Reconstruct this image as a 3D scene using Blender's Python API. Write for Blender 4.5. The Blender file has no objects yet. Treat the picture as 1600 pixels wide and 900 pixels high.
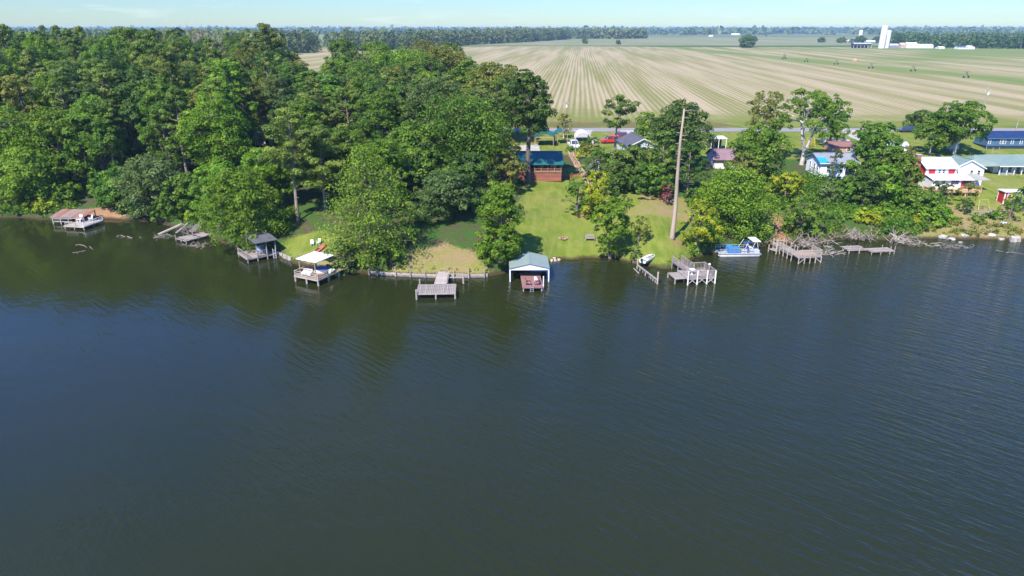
import bpy, bmesh, math, random
import numpy as np
from mathutils import Vector, Matrix
R = math.radians
scene = bpy.context.scene
COL = scene.collection
# ------------------------------------------------------------------ camera, light, sky
CAM_H, PITCH, FPX = 33.0, R(20.85), 1067.0
cam_d = bpy.data.cameras.new("camera"); cam = bpy.data.objects.new("camera", cam_d); COL.objects.link(cam)
cam.location = (0, 0, CAM_H); cam.rotation_euler = (math.pi/2 - PITCH, 0, 0)
cam_d.sensor_width = 36.0; cam_d.lens = FPX/1600*36.0; cam_d.clip_start = 0.5; cam_d.clip_end = 40000
scene.camera = cam
SUN_EL, SUN_X, SUN_Y = R(50), -0.50, -0.866
sun_d = bpy.data.lights.new("sun", 'SUN'); sun = bpy.data.objects.new("sun", sun_d); COL.objects.link(sun)
sun_d.energy = 5.0; sun_d.angle = R(0.5); sun_d.color = (1.0, 0.955, 0.87)
to_sun = Vector((SUN_X*math.cos(SUN_EL), SUN_Y*math.cos(SUN_EL), math.sin(SUN_EL)))
sun.rotation_euler = to_sun.to_track_quat('Z', 'Y').to_euler()
sun.location = (0, 0, 200)
scene.view_settings.view_transform = 'Standard'; scene.view_settings.look = 'None'
scene.view_settings.exposure = 0.72; scene.view_settings.gamma = 1.0
world = bpy.data.worlds.new("World"); scene.world = world; world.use_nodes = True
wt = world.node_tree; wt.nodes.clear()
def WN(t, **k):
    n = wt.nodes.new(t)
    for a, b in k.items(): setattr(n, a, b)
    return n
w_out = WN('ShaderNodeOutputWorld'); w_bg = WN('ShaderNodeBackground')
w_sky = WN('ShaderNodeTexSky', sky_type='NISHITA', sun_disc=False)
w_sky.sun_elevation = SUN_EL; w_sky.sun_rotation = math.atan2(SUN_X, SUN_Y)
w_sky.altitude = 0; w_sky.air_density = 1.0; w_sky.dust_density = 0.1; w_sky.ozone_density = 4.0
w_bg.inputs['Strength'].default_value = 0.112
w_tc = WN('ShaderNodeTexCoord'); w_sep = WN('ShaderNodeSeparateXYZ')
wt.links.new(w_tc.outputs['Generated'], w_sep.inputs[0])
w_add = WN('ShaderNodeMath', operation='ADD'); w_add.inputs[1].default_value = 0.12
wt.links.new(w_sep.outputs['Z'], w_add.inputs[0])
w_div = WN('ShaderNodeVectorMath', operation='DIVIDE')
w_cmb = WN('ShaderNodeCombineXYZ')
for i in range(3): wt.links.new(w_add.outputs[0], w_cmb.inputs[i])
wt.links.new(w_tc.outputs['Generated'], w_div.inputs[0]); wt.links.new(w_cmb.outputs[0], w_div.inputs[1])
w_nz = WN('ShaderNodeTexNoise'); w_nz.inputs['Scale'].default_value = 1.3; w_nz.inputs['Detail'].default_value = 8; w_nz.inputs['Roughness'].default_value = 0.62
wt.links.new(w_div.outputs[0], w_nz.inputs['Vector'])
w_rmp = WN('ShaderNodeMapRange'); w_rmp.inputs['From Min'].default_value = 0.54; w_rmp.inputs['From Max'].default_value = 0.78
w_rmp.inputs['To Max'].default_value = 0.45
wt.links.new(w_nz.outputs['Fac'], w_rmp.inputs['Value'])
w_tint = WN('ShaderNodeMix', data_type='RGBA', blend_type='MULTIPLY'); w_tint.inputs['Factor'].default_value = 1.0
w_el = WN('ShaderNodeValToRGB'); w_el.color_ramp.elements[0].color = (.475, .60, .69, 1); w_el.color_ramp.elements[1].position = .45; w_el.color_ramp.elements[1].color = (.36, .88, 1.90, 1)
wt.links.new(w_sep.outputs['Z'], w_el.inputs['Fac']); wt.links.new(w_el.outputs['Color'], w_tint.inputs['B'])
wt.links.new(w_sky.outputs[0], w_tint.inputs['A'])
w_mix = WN('ShaderNodeMix', data_type='RGBA'); w_mix.inputs['B'].default_value = (5.6, 6.0, 6.4, 1)
wt.links.new(w_tint.outputs['Result'], w_mix.inputs['A'])
wt.links.new(w_rmp.outputs['Result'], w_mix.inputs['Factor'])
wt.links.new(w_mix.outputs['Result'], w_bg.inputs['Color']); wt.links.new(w_bg.outputs[0], w_out.inputs[0])
scene.cycles.max_bounces = 6; scene.cycles.transparent_max_bounces = 4; scene.cycles.volume_bounces = 0
scene.cycles.diffuse_bounces = 3; scene.cycles.glossy_bounces = 3

# ------------------------------------------------------------------ geometry of the view (used to measure positions on the ground)
CP, SP = math.cos(PITCH), math.sin(PITCH)
def ray(px, py):
    u, v = px-800.0, 450.0-py
    return u, FPX*CP+v*SP, -FPX*SP+v*CP
def gpt(px, py, z=0.0):
    u, dy, dz = ray(px, py); t = (z-CAM_H)/dz
    return u*t, dy*t
def atd(px, Y, z):
    return (px-800.0)/FPX*(Y*CP+(CAM_H-z)*SP)
def ztop(py, Y):
    _, dy, dz = ray(800, py); return CAM_H+Y*dz/dy
def mpp(Y, z=4.0):
    return (Y*CP+(CAM_H-z)*SP)/FPX

SH_PX = [(-260,350),(-120,344),(0,341),(30,340),(80,345),(150,341),(190,343),(240,347),(300,360),(345,378),(385,396),(440,402),(460,411),(520,421),(580,429),(640,431),
         (760,432),(800,425),(858,410),(872,405),(960,404),(985,410),(1012,415),(1040,420),(1060,416),(1085,404),(1098,400),(1130,393),(1200,383),(1250,378),(1290,377),
         (1330,374),(1400,375),(1470,371),(1500,374),(1560,374),(1600,375),(1700,374),(1860,372)]
SH = np.array([gpt(*p) for p in SH_PX]); o_ = np.argsort(SH[:,0]); SH = SH[o_]
def shore(x): return np.interp(x, SH[:,0], SH[:,1])
def smooth(a, b, x):
    t = np.clip((x-a)/(b-a), 0, 1); return t*t*(3-2*t)
def vnoise(x, y, s=1.0, seed=0):
    x = np.asarray(x, float)/s; y = np.asarray(y, float)/s
    xi = np.floor(x).astype(np.int64); yi = np.floor(y).astype(np.int64); fx = x-xi; fy = y-yi
    def h(a, b):
        n = (a*374761393+b*668265263+seed*974711) & 0xffffffff
        n = ((n ^ (n >> 13))*1274126177) & 0xffffffff
        return ((n ^ (n >> 16)) & 0xffff)/65535.0
    fx = fx*fx*(3-2*fx); fy = fy*fy*(3-2*fy)
    return (h(xi,yi)*(1-fx)+h(xi+1,yi)*fx)*(1-fy)+(h(xi,yi+1)*(1-fx)+h(xi+1,yi+1)*fx)*fy
GZ = 8.0
def hgt(x, y):
    x = np.asarray(x, float); y = np.asarray(y, float)
    wob = (vnoise(x, y*0, 2.3, 5)-.5)*0.9+(vnoise(x, y*0, 0.9, 6)-.5)*0.4
    d = y-shore(x)-wob*np.clip(1-np.abs(y-shore(x))/3, 0, 1)
    up = 0.55*smooth(-0.15, 0.7, d)+6.9*(1-np.exp(-np.maximum(d-0.3, 0)/(19.0+9.0*smooth(58, 80, x))))
    nz = (vnoise(x, y, 6, 1)-.5)*0.5+(vnoise(x, y, 1.7, 2)-.5)*0.12
    up = up+nz*smooth(1, 8, d)
    up = up+(GZ-up)*smooth(138, 168, y)
    dn = np.maximum(-2.5, 0.35*np.minimum(d, 0)-0.02)
    return np.where(d > -0.15, up, dn)
def H(x, y): return float(hgt(x, y))
def gter(px, py):
    z = 3.0
    for _ in range(25):
        x, y = gpt(px, py, z); z = 0.5*z+0.5*max(H(x, y), 0.0)
    return x, y, H(x, y)

# ------------------------------------------------------------------ scene helpers
def tag(o, label=None, cat=None, group=None, kind=None):
    if label: o['label'] = label
    if cat: o['category'] = cat
    if group: o['group'] = group
    if kind: o['kind'] = kind
    return o
def thing(name, label, cat, loc=(0,0,0), rz=0.0, group=None):
    o = bpy.data.objects.new(name, None); COL.objects.link(o); o.empty_display_size = 0.3
    o.location = loc; o.rotation_euler = (0, 0, rz)
    return tag(o, label, cat, group)
def link(name, me, m=None, parent=None):
    o = bpy.data.objects.new(name, me); COL.objects.link(o)
    if m is not None and not me.materials: me.materials.append(m)
    if parent is not None: o.parent = parent
    return o
class MB:
    def __init__(s): s.v = []; s.f = []
    def add(s, vs, fs):
        b = len(s.v); s.v += [tuple(map(float, v)) for v in vs]; s.f += [tuple(i+b for i in f) for f in fs]; return s
    def box(s, x0, x1, y0, y1, z0, z1):
        return s.add([(x0,y0,z0),(x1,y0,z0),(x1,y1,z0),(x0,y1,z0),(x0,y0,z1),(x1,y0,z1),(x1,y1,z1),(x0,y1,z1)],
                     [(0,3,2,1),(4,5,6,7),(0,1,5,4),(1,2,6,5),(2,3,7,6),(3,0,4,7)])
    def cbox(s, c, d): return s.box(c[0]-d[0]/2, c[0]+d[0]/2, c[1]-d[1]/2, c[1]+d[1]/2, c[2]-d[2]/2, c[2]+d[2]/2)
    def prism(s, poly, a, b, axis='z'):
        n = len(poly)
        def P(p, t): return (p[0], p[1], t) if axis == 'z' else ((p[0], t, p[1]) if axis == 'y' else (t, p[0], p[1]))
        return s.add([P(p, a) for p in poly]+[P(p, b) for p in poly],
                     [tuple(range(n-1, -1, -1)), tuple(range(n, 2*n))]+[(i, (i+1) % n, n+(i+1) % n, n+i) for i in range(n)])
    def tube(s, pts, rad, n=6, cap=True):
        pts = [Vector(p) for p in pts]; m = len(pts)
        rad = list(rad) if hasattr(rad, '__len__') else [rad]*m
        rows = []
        for i, p in enumerate(pts):
            d = (pts[min(i+1, m-1)]-pts[max(i-1, 0)])
            d = d.normalized() if d.length > 1e-9 else Vector((0,0,1))
            a = d.cross(Vector((0,0,1)) if abs(d.z) < .9 else Vector((1,0,0))).normalized(); b = d.cross(a)
            rows.append([p+(a*math.cos(2*math.pi*k/n)+b*math.sin(2*math.pi*k/n))*rad[i] for k in range(n)])
        vs = [v for r in rows for v in r]
        fs = [(i*n+k, i*n+(k+1) % n, (i+1)*n+(k+1) % n, (i+1)*n+k) for i in range(m-1) for k in range(n)]
        if cap: fs += [tuple(range(n-1, -1, -1)), tuple((m-1)*n+k for k in range(n))]
        return s.add(vs, fs)
    def bar(s, a, b, w, h=None):
        a = Vector(a); b = Vector(b); h = h or w; d = (b-a).normalized()
        sd = d.cross(Vector((0,0,1)) if abs(d.z) < .95 else Vector((0,1,0))).normalized(); up = sd.cross(d)
        vs = [p+sd*(i*w/2)+up*(j*h/2) for p in (a, b) for i, j in ((-1,-1),(1,-1),(1,1),(-1,1))]
        return s.add(vs, [(0,1,2,3),(7,6,5,4),(0,4,5,1),(1,5,6,2),(2,6,7,3),(3,7,4,0)])
    def lathe(s, prof, n=16, c=(0,0,0), a0=0.0):
        m = len(prof); vs = []
        for r, z in prof:
            vs += [(c[0]+r*math.cos(a0+2*math.pi*k/n), c[1]+r*math.sin(a0+2*math.pi*k/n), c[2]+z) for k in range(n)]
        fs = [(i*n+k, i*n+(k+1) % n, (i+1)*n+(k+1) % n, (i+1)*n+k) for i in range(m-1) for k in range(n)]
        fs += [tuple(range(n-1, -1, -1)), tuple((m-1)*n+k for k in range(n))]
        return s.add(vs, fs)
    def mesh(s, name, m=None, smooth_=False):
        me = bpy.data.meshes.new(name); me.from_pydata(s.v, [], s.f); me.update()
        bm = bmesh.new(); bm.from_mesh(me); bmesh.ops.recalc_face_normals(bm, faces=bm.faces); bm.to_mesh(me); bm.free()
        if smooth_: me.polygons.foreach_set('use_smooth', [True]*len(me.polygons))
        if m: me.materials.append(m)
        return me
    def build(s, name, m, parent=None, smooth_=False, loc=None, rot=None):
        o = link(name, s.mesh(name, m, smooth_), None, parent)
        if loc: o.location = loc
        if rot: o.rotation_euler = rot
        return o

# ------------------------------------------------------------------ materials
def new_mat(name):
    m = bpy.data.materials.new(name); m.use_nodes = True
    nt = m.node_tree; b = nt.nodes['Principled BSDF']
    return m, nt, b
def N(nt, t, **k):
    n = nt.nodes.new(t)
    for a, b in k.items(): setattr(n, a, b)
    return n
def noise(nt, vec, scale, detail=4, rough=.55):
    n = N(nt, 'ShaderNodeTexNoise'); n.inputs['Scale'].default_value = scale; n.inputs['Detail'].default_value = detail; n.inputs['Roughness'].default_value = rough
    if vec is not None: nt.links.new(vec, n.inputs['Vector'])
    return n.outputs['Fac']
def mrange(nt, v, a, b, c=0., d=1.):
    n = N(nt, 'ShaderNodeMapRange'); nt.links.new(v, n.inputs['Value'])
    for k, x in zip(('From Min','From Max','To Min','To Max'), (a, b, c, d)): n.inputs[k].default_value = x
    return n.outputs['Result']
def mixc(nt, f, a, b, blend='MIX'):
    n = N(nt, 'ShaderNodeMix', data_type='RGBA', blend_type=blend)
    for s, v in (('Factor', f), ('A', a), ('B', b)):
        sk = n.inputs[s]
        if isinstance(v, (int, float)): sk.default_value = v
        elif isinstance(v, (tuple, list)): sk.default_value = tuple(v)[:3]+(1,)
        else: nt.links.new(v, sk)
    return n.outputs['Result']
def scaled(nt, vec, sx, sy, sz, rz=0.0):
    n = N(nt, 'ShaderNodeMapping'); n.inputs['Scale'].default_value = (sx, sy, sz); n.inputs['Rotation'].default_value = (0, 0, rz)
    nt.links.new(vec, n.inputs['Vector']); return n.outputs[0]
def rot_scaled(nt, vec, rz, sx, sy):
    return scaled(nt, scaled(nt, vec, 1, 1, 1, rz), sx, sy, 1)
def math_(nt, op, a, b=None):
    n = N(nt, 'ShaderNodeMath', operation=op)
    for i, v in enumerate((a, b)):
        if v is None: continue
        if isinstance(v, (int, float)): n.inputs[i].default_value = v
        else: nt.links.new(v, n.inputs[i])
    return n.outputs[0]
_mc = {}
def M(name, c1, c2=None, scale=1.5, rough=.7, stretch=(1,1,1), bump=0.0, metal=0.0, spec=.4, rnd=0.0, lo=.35, hi=.65):
    """Plain procedural surface: two tones mixed by (stretched) noise, optional bump, small per-object tone difference."""
    if name in _mc: return _mc[name]
    m, nt, b = new_mat(name); _mc[name] = m
    c2 = c2 or tuple(x*.72 for x in c1)
    tc = N(nt, 'ShaderNodeTexCoord'); vec = scaled(nt, tc.outputs['Object'], *stretch)
    f = noise(nt, vec, scale, 5, .6)
    col = mixc(nt, mrange(nt, f, lo, hi), c1, c2)
    if rnd:
        oi = N(nt, 'ShaderNodeObjectInfo')
        hs = N(nt, 'ShaderNodeHueSaturation'); nt.links.new(col, hs.inputs['Color'])
        nt.links.new(mrange(nt, oi.outputs['Random'], 0, 1, 1-rnd, 1+rnd), hs.inputs['Value']); col = hs.outputs[0]
    nt.links.new(col, b.inputs['Base Color'])
    b.inputs['Roughness'].default_value = rough; b.inputs['Metallic'].default_value = metal; b.inputs['Specular IOR Level'].default_value = spec
    if bump:
        bp = N(nt, 'ShaderNodeBump'); bp.inputs['Strength'].default_value = bump; bp.inputs['Distance'].default_value = .05
        nt.links.new(noise(nt, vec, scale*4, 4), bp.inputs['Height']); nt.links.new(bp.outputs[0], b.inputs['Normal'])
    return m
def leaf_mat(name, dark, mid, light, trans=.40, rnd=.14, hue=.012):
    if name in _mc: return _mc[name]
    m, nt, b = new_mat(name); _mc[name] = m
    at = N(nt, 'ShaderNodeAttribute'); at.attribute_name = 'tint'
    dark, mid, light = [(min(1, c_[0]*1.5), c_[1]*1.24, c_[2]*1.15) for c_ in (dark, mid, light)]
    cr = N(nt, 'ShaderNodeValToRGB'); e = cr.color_ramp.elements
    e[0].position = 0.1; e[0].color = dark+(1,); e[1].position = .9; e[1].color = light+(1,)
    k = e.new(.5); k.color = mid+(1,)
    nt.links.new(at.outputs['Fac'], cr.inputs['Fac'])
    oi = N(nt, 'ShaderNodeObjectInfo'); hs = N(nt, 'ShaderNodeHueSaturation')
    nt.links.new(cr.outputs[0], hs.inputs['Color'])
    nt.links.new(mrange(nt, oi.outputs['Random'], 0, 1, 1-rnd, 1+rnd), hs.inputs['Value'])
    r2 = math_(nt, 'FRACT', math_(nt, 'MULTIPLY', oi.outputs['Random'], 7.31))
    nt.links.new(mrange(nt, r2, 0, 1, .5-hue*1.4, .5+hue*.5), hs.inputs['Hue'])
    nt.links.new(hs.outputs[0], b.inputs['Base Color'])
    b.inputs['Roughness'].default_value = .55; b.inputs['Specular IOR Level'].default_value = .25
    tr = N(nt, 'ShaderNodeBsdfTranslucent'); ms = N(nt, 'ShaderNodeMixShader'); ms.inputs[0].default_value = trans
    tcol = mixc(nt, 1.0, hs.outputs[0], (1.25, 1.2, .5), 'MULTIPLY'); nt.links.new(tcol, tr.inputs['Color'])
    nt.links.new(b.outputs[0], ms.inputs[1]); nt.links.new(tr.outputs[0], ms.inputs[2])
    nt.links.new(ms.outputs[0], nt.nodes['Material Output'].inputs['Surface'])
    return m
# ------------------------------------------------------------------ ground: one sheet to the horizon
def inpoly(x, y, P):
    r = np.zeros(x.shape, bool); n = len(P)
    for i in range(n):
        x1, y1 = P[i]; x2, y2 = P[(i+1) % n]
        c = ((y1 > y) != (y2 > y)) & (x < (x2-x1)*(y-y1)/((y2-y1) if abs(y2-y1) > 1e-9 else 1e-9)+x1)
        r ^= c
    return r
def gpoly(*pts): return [gter(*p)[:2] for p in pts]
LAWN = [gpoly((1425,372),(1470,374),(1640,376),(1640,240),(1385,236),(1430,300)), gpoly((795,432),(806,300),(830,262),(960,255),(1010,300),(1120,300),(1112,395),(1092,408),(1058,420),(985,412),(860,412)),
        gpoly((436,403),(540,425),(535,372),(455,358)),
        gpoly((1050,245),(1170,245),(1150,215),(1060,215)),
        [(-25,150),(230,138),(230,181.5),(-25,181.5)]]
DRY = [gpoly((585,434),(765,434),(748,388),(700,384),(655,392)), gpoly((1440,380),(1606,378),(1606,318),(1440,316)),
       gpoly((475,425),(530,428),(525,385),(462,392)), gpoly((985,345),(1100,345),(1090,300),(1000,300))]
CLAY = [gpoly((120,348),(205,348),(180,316),(128,322)), gpoly((1205,386),(1236,382),(1222,335),(1204,335)), gpoly((315,270),(362,285),(366,255),(330,250)),
        gpoly((905,340),(925,342),(925,330),(905,330)), gpoly((1042,376),(1060,376),(1060,369),(1042,369))]
def grid_mesh(name, xs, ys, zf):
    X, Y = np.meshgrid(xs, ys); Z = zf(X, Y)
    v = np.stack([X, Y, Z], -1).reshape(-1, 3); nx, ny = len(xs), len(ys)
    i = np.arange(ny-1)[:, None]*nx+np.arange(nx-1)[None]
    f = np.stack([i, i+1, i+nx+1, i+nx], -1).reshape(-1, 4)
    return np_mesh(name, v, f)
def np_mesh(name, v, f, smooth_=False):
    me = bpy.data.meshes.new(name); k = f.shape[1]
    me.vertices.add(len(v)); me.vertices.foreach_set('co', np.ascontiguousarray(v, np.float32).ravel())
    me.loops.add(f.size); me.loops.foreach_set('vertex_index', np.ascontiguousarray(f, np.int32).ravel())
    me.polygons.add(len(f)); me.polygons.foreach_set('loop_start', np.arange(0, f.size, k, dtype=np.int32))
    if smooth_: me.polygons.foreach_set('use_smooth', np.ones(len(f), bool))
    me.update(calc_edges=True); return me
def geo(a, b, n, p=2.2):
    return a+(b-a)*(np.linspace(0, 1, n)**p)
xs = np.concatenate([-geo(170, 9000, 34)[::-1], np.arange(-169, 170, 1.0), geo(170, 9000, 34)])
ys = np.concatenate([np.linspace(-600, 80, 10), np.arange(84, 140, .6), np.arange(140, 181, 1.5), geo(182, 9000, 36, 2.4)])
me = grid_mesh('ground', xs, ys, hgt)
co = np.empty(len(me.vertices)*3, np.float32); me.vertices.foreach_get('co', co); co = co.reshape(-1, 3)
gx = co[:,0]+(vnoise(co[:,0], co[:,1], 2.0, 11)-.5)*2.4+(vnoise(co[:,0], co[:,1], 5.0, 13)-.5)*3.2; gy = co[:,1]+(vnoise(co[:,0], co[:,1], 2.0, 12)-.5)*2.4+(vnoise(co[:,0], co[:,1], 5.0, 14)-.5)*3.2
zone = np.zeros((len(co), 4), np.float32); zone[:,3] = 1
for P in LAWN: zone[inpoly(gx, gy, P), 0] = 1
for P in DRY:
    k = inpoly(gx, gy, P); zone[k, 1] = 1
for P in CLAY:
    k = inpoly(gx, gy, P); zone[k, 2] = 1
zone[(co[:,1] > 189) & (co[:,0] > -60), 0] = 1
zone[(co[:,1] > 1000), 0] = 1
zg_ = zone.reshape(len(ys), len(xs), 4)
for _ in range(3):
    zg_[1:-1,1:-1] = (zg_[1:-1,1:-1]*2+zg_[:-2,1:-1]+zg_[2:,1:-1]+zg_[1:-1,:-2]+zg_[1:-1,2:])/6
at = me.attributes.new('zone', 'FLOAT_COLOR', 'POINT'); at.data.foreach_set('color', zone.ravel())
me.polygons.foreach_set('use_smooth', np.ones(len(me.polygons), bool))
gm, nt, b = new_mat('ground_surface')
tc = N(nt, 'ShaderNodeTexCoord'); vec = tc.outputs['Object']
za = N(nt, 'ShaderNodeAttribute'); za.attribute_name = 'zone'
zs = N(nt, 'ShaderNodeSeparateColor'); nt.links.new(za.outputs['Color'], zs.inputs[0])
n_f = noise(nt, vec, 2.5, 6, .65); n_m = noise(nt, vec, .35, 5, .6); n_l = noise(nt, vec, .07, 4, .6)
n_x = noise(nt, vec, 9.0, 3, .7)
litter = mixc(nt, mrange(nt, n_f, .35, .65), (.060,.048,.028), (.12,.088,.05))
litter = mixc(nt, mrange(nt, n_m, .38, .55), litter, (.05,.10,.018))
lawn = mixc(nt, mrange(nt, n_m, .35, .68), (.110,.165,.016), (.200,.222,.030))
lawn = mixc(nt, mrange(nt, n_l, .52, .72), lawn, (.23,.21,.062))
lawn = mixc(nt, mrange(nt, n_x, .4, .75, 0, .5), lawn, (.10,.15,.025))
lawn = mixc(nt, mrange(nt, noise(nt, scaled(nt, vec, 1.1, .16, 1, .25), 1.0, 3, .6), .42, .66, 0, .5), lawn, (.25,.255,.062))
lawn = mixc(nt, mrange(nt, noise(nt, vec, .8, 4, .7), .58, .74, 0, .6), lawn, (.28,.225,.095))
dry = mixc(nt, mrange(nt, n_m, .38, .62), (.27,.195,.09), (.20,.205,.045))
dry = mixc(nt, mrange(nt, n_f, .5, .75), dry, (.32,.235,.13))
clay = mixc(nt, mrange(nt, n_f, .35, .7), (.28,.145,.07), (.33,.21,.125))
def edge(s): return mrange(nt, math_(nt, 'ADD', zs.outputs[s], math_(nt, 'ADD', math_(nt, 'MULTIPLY', math_(nt, 'SUBTRACT', n_f, .5), 1.3), math_(nt, 'MULTIPLY', math_(nt, 'SUBTRACT', n_x, .5), .6))), .30, .70)
c = mixc(nt, edge('Red'), litter, lawn); c = mixc(nt, edge('Green'), c, dry); c = mixc(nt, edge('Blue'), c, clay)
# bank mud, darkened to paint in the waterline shadow (by height above the water)
geo_ = N(nt, 'ShaderNodeSeparateXYZ'); nt.links.new(vec, geo_.inputs[0])
bank = mrange(nt, math_(nt, 'ADD', geo_.outputs['Z'], math_(nt, 'MULTIPLY', math_(nt, 'SUBTRACT', n_f, .5), .5)), .12, .5, 1, 0)
c = mixc(nt, bank, c, (.062,.044,.022))
nt.links.new(c, b.inputs['Base Color']); b.inputs['Roughness'].default_value = .95; b.inputs['Specular IOR Level'].default_value = .1
bp = N(nt, 'ShaderNodeBump'); bp.inputs['Strength'].default_value = .9; bp.inputs['Distance'].default_value = .12
nt.links.new(n_x, bp.inputs['Height']); nt.links.new(bp.outputs[0], b.inputs['Normal'])
tag(link('ground', me, gm), kind='structure')

# ------------------------------------------------------------------ lake
def sheet(name, P, z, m, sub=0):
    o = MB().add([(x, y, z) for x, y in P], [tuple(range(len(P)))]).build(name, m); return tag(o, kind='structure')
wm, nt, b = new_mat('lake_water')
tc = N(nt, 'ShaderNodeTexCoord'); vec = tc.outputs['Object']
big = noise(nt, scaled(nt, vec, .02, .035, 1), 1.0, 3, .5)
mud = mixc(nt, mrange(nt, big, .35, .65), (.0170,.0222,.0062), (.0200,.0240,.0056))
nt.links.new(mud, b.inputs['Base Color']); b.inputs['Roughness'].default_value = .05; b.inputs['IOR'].default_value = 1.333
wav = noise(nt, rot_scaled(nt, vec, R(42), .30, 1.55), 1.0, 2, .5)
wav2 = noise(nt, rot_scaled(nt, vec, R(30), .95, 3.6), 1.0, 3, .55)
wav3 = noise(nt, rot_scaled(nt, vec, R(75), .8, 2.4), 1.0, 2, .5)
swl = noise(nt, rot_scaled(nt, vec, R(15), .10, .28), 1.0, 2, .5)
wsep = N(nt, 'ShaderNodeSeparateXYZ'); nt.links.new(vec, wsep.inputs[0])
wind = math_(nt, 'ADD', math_(nt, 'ADD', math_(nt, 'MULTIPLY', noise(nt, scaled(nt, vec, .03, .045, 1), 1.0, 4, .55), .6), math_(nt, 'MULTIPLY', noise(nt, rot_scaled(nt, vec, R(12), .012, .075), 1.0, 4, .6), .4)), math_(nt, 'SUBTRACT', math_(nt, 'MULTIPLY', wsep.outputs['X'], .0030), math_(nt, 'MULTIPLY', math_(nt, 'MAXIMUM', math_(nt, 'SUBTRACT', wsep.outputs['Y'], 65), 0), .0055)))
amp = mrange(nt, wind, .30, .66, .38, 1.95)
hsum = math_(nt, 'ADD', math_(nt, 'ADD', math_(nt, 'MULTIPLY', wav, 1.0), math_(nt, 'MULTIPLY', wav2, .42)), math_(nt, 'ADD', math_(nt, 'MULTIPLY', swl, .5), math_(nt, 'MULTIPLY', wav3, .22)))
bp = N(nt, 'ShaderNodeBump'); bp.inputs['Strength'].default_value = 1.0; bp.inputs['Distance'].default_value = .085
nt.links.new(math_(nt, 'MULTIPLY', hsum, amp), bp.inputs['Height']); nt.links.new(bp.outputs[0], b.inputs['Normal'])
sheet('lake', [(-9000,-600),(9000,-600),(9000,200),(-9000,200)], 0.0, wm)

# ------------------------------------------------------------------ fields, road, drives
ROWDIR = math.atan2(FPX and (908-800), FPX*CP+406*SP)
fm, nt, b = new_mat('mown_field')
tc = N(nt, 'ShaderNodeTexCoord')
rot = N(nt, 'ShaderNodeMapping'); rot.inputs['Rotation'].default_value = (0, 0, ROWDIR); nt.links.new(tc.outputs['Object'], rot.inputs['Vector'])
rv = rot.outputs[0]
sp = N(nt, 'ShaderNodeSeparateXYZ'); nt.links.new(rv, sp.inputs[0])
warp = math_(nt, 'MULTIPLY', math_(nt, 'SUBTRACT', noise(nt, scaled(nt, rv, .03, .006, 1), 1.0, 1), .5), 1.2)
u_ = math_(nt, 'ADD', sp.outputs['X'], warp)
row = mrange(nt, math_(nt, 'SINE', math_(nt, 'MULTIPLY', u_, 2*math.pi/2.0)), -.5, .6, -1, 1)
st1 = noise(nt, scaled(nt, rv, .55, .006, 1), 1.0, 3, .6)      # swath to swath
st2 = noise(nt, scaled(nt, rv, .085, .0035, 1), 1.0, 3, .55)     # broad bands along the rows
patch = noise(nt, scaled(nt, rv, .010, .007, 1), 1.0, 4, .6)
grain = noise(nt, tc.outputs['Object'], 1.2, 4, .7)
tan_ = mixc(nt, mrange(nt, grain, .3, .7), (.42,.335,.20), (.33,.26,.15))
grn = mixc(nt, mrange(nt, grain, .3, .7), (.165,.170,.048), (.225,.205,.075))
lush = (.12,.18,.035)
k = math_(nt, 'ADD', math_(nt, 'MULTIPLY', row, .40), math_(nt, 'ADD', math_(nt, 'MULTIPLY', math_(nt, 'SUBTRACT', st1, .5), 1.6), math_(nt, 'MULTIPLY', math_(nt, 'SUBTRACT', st2, .5), 4.4)))
k = math_(nt, 'ADD', k, math_(nt, 'MULTIPLY', math_(nt, 'SUBTRACT', grain, .5), .7))
c = mixc(nt, mrange(nt, k, -.55, .6), tan_, grn)
# greener towards the right-hand far side, where the irrigation arm stands
far_ = math_(nt, 'ADD', math_(nt, 'MULTIPLY', sp.outputs['X'], .0016), math_(nt, 'MULTIPLY', sp.outputs['Y'], .0003))
gk = math_(nt, 'ADD', math_(nt, 'MULTIPLY', math_(nt, 'SUBTRACT', patch, .5), 1.5), math_(nt, 'MULTIPLY', math_(nt, 'SUBTRACT', st2, .5), .9))
gk = math_(nt, 'ADD', gk, far_)
c = mixc(nt, mrange(nt, gk, .52, .95, 0, .8), c, lush)
# grass left standing along the track of the irrigation arm
A_, B_ = gpt(1215, 90, GZ), gpt(1600, 127, GZ); tl = math.dist(A_, B_); nx_, ny_ = -(B_[1]-A_[1])/tl, (B_[0]-A_[0])/tl
so = N(nt, 'ShaderNodeSeparateXYZ'); nt.links.new(tc.outputs['Object'], so.inputs[0])
dl = math_(nt, 'ADD', math_(nt, 'ADD', math_(nt, 'MULTIPLY', so.outputs['X'], nx_), math_(nt, 'MULTIPLY', so.outputs['Y'], ny_)), -(A_[0]*nx_+A_[1]*ny_))
dl = math_(nt, 'ADD', math_(nt, 'ABSOLUTE', dl), math_(nt, 'MULTIPLY', math_(nt, 'SUBTRACT', patch, .5), 60.0))
c = mixc(nt, mrange(nt, dl, 6, 26, .8, 0), c, lush)
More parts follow.
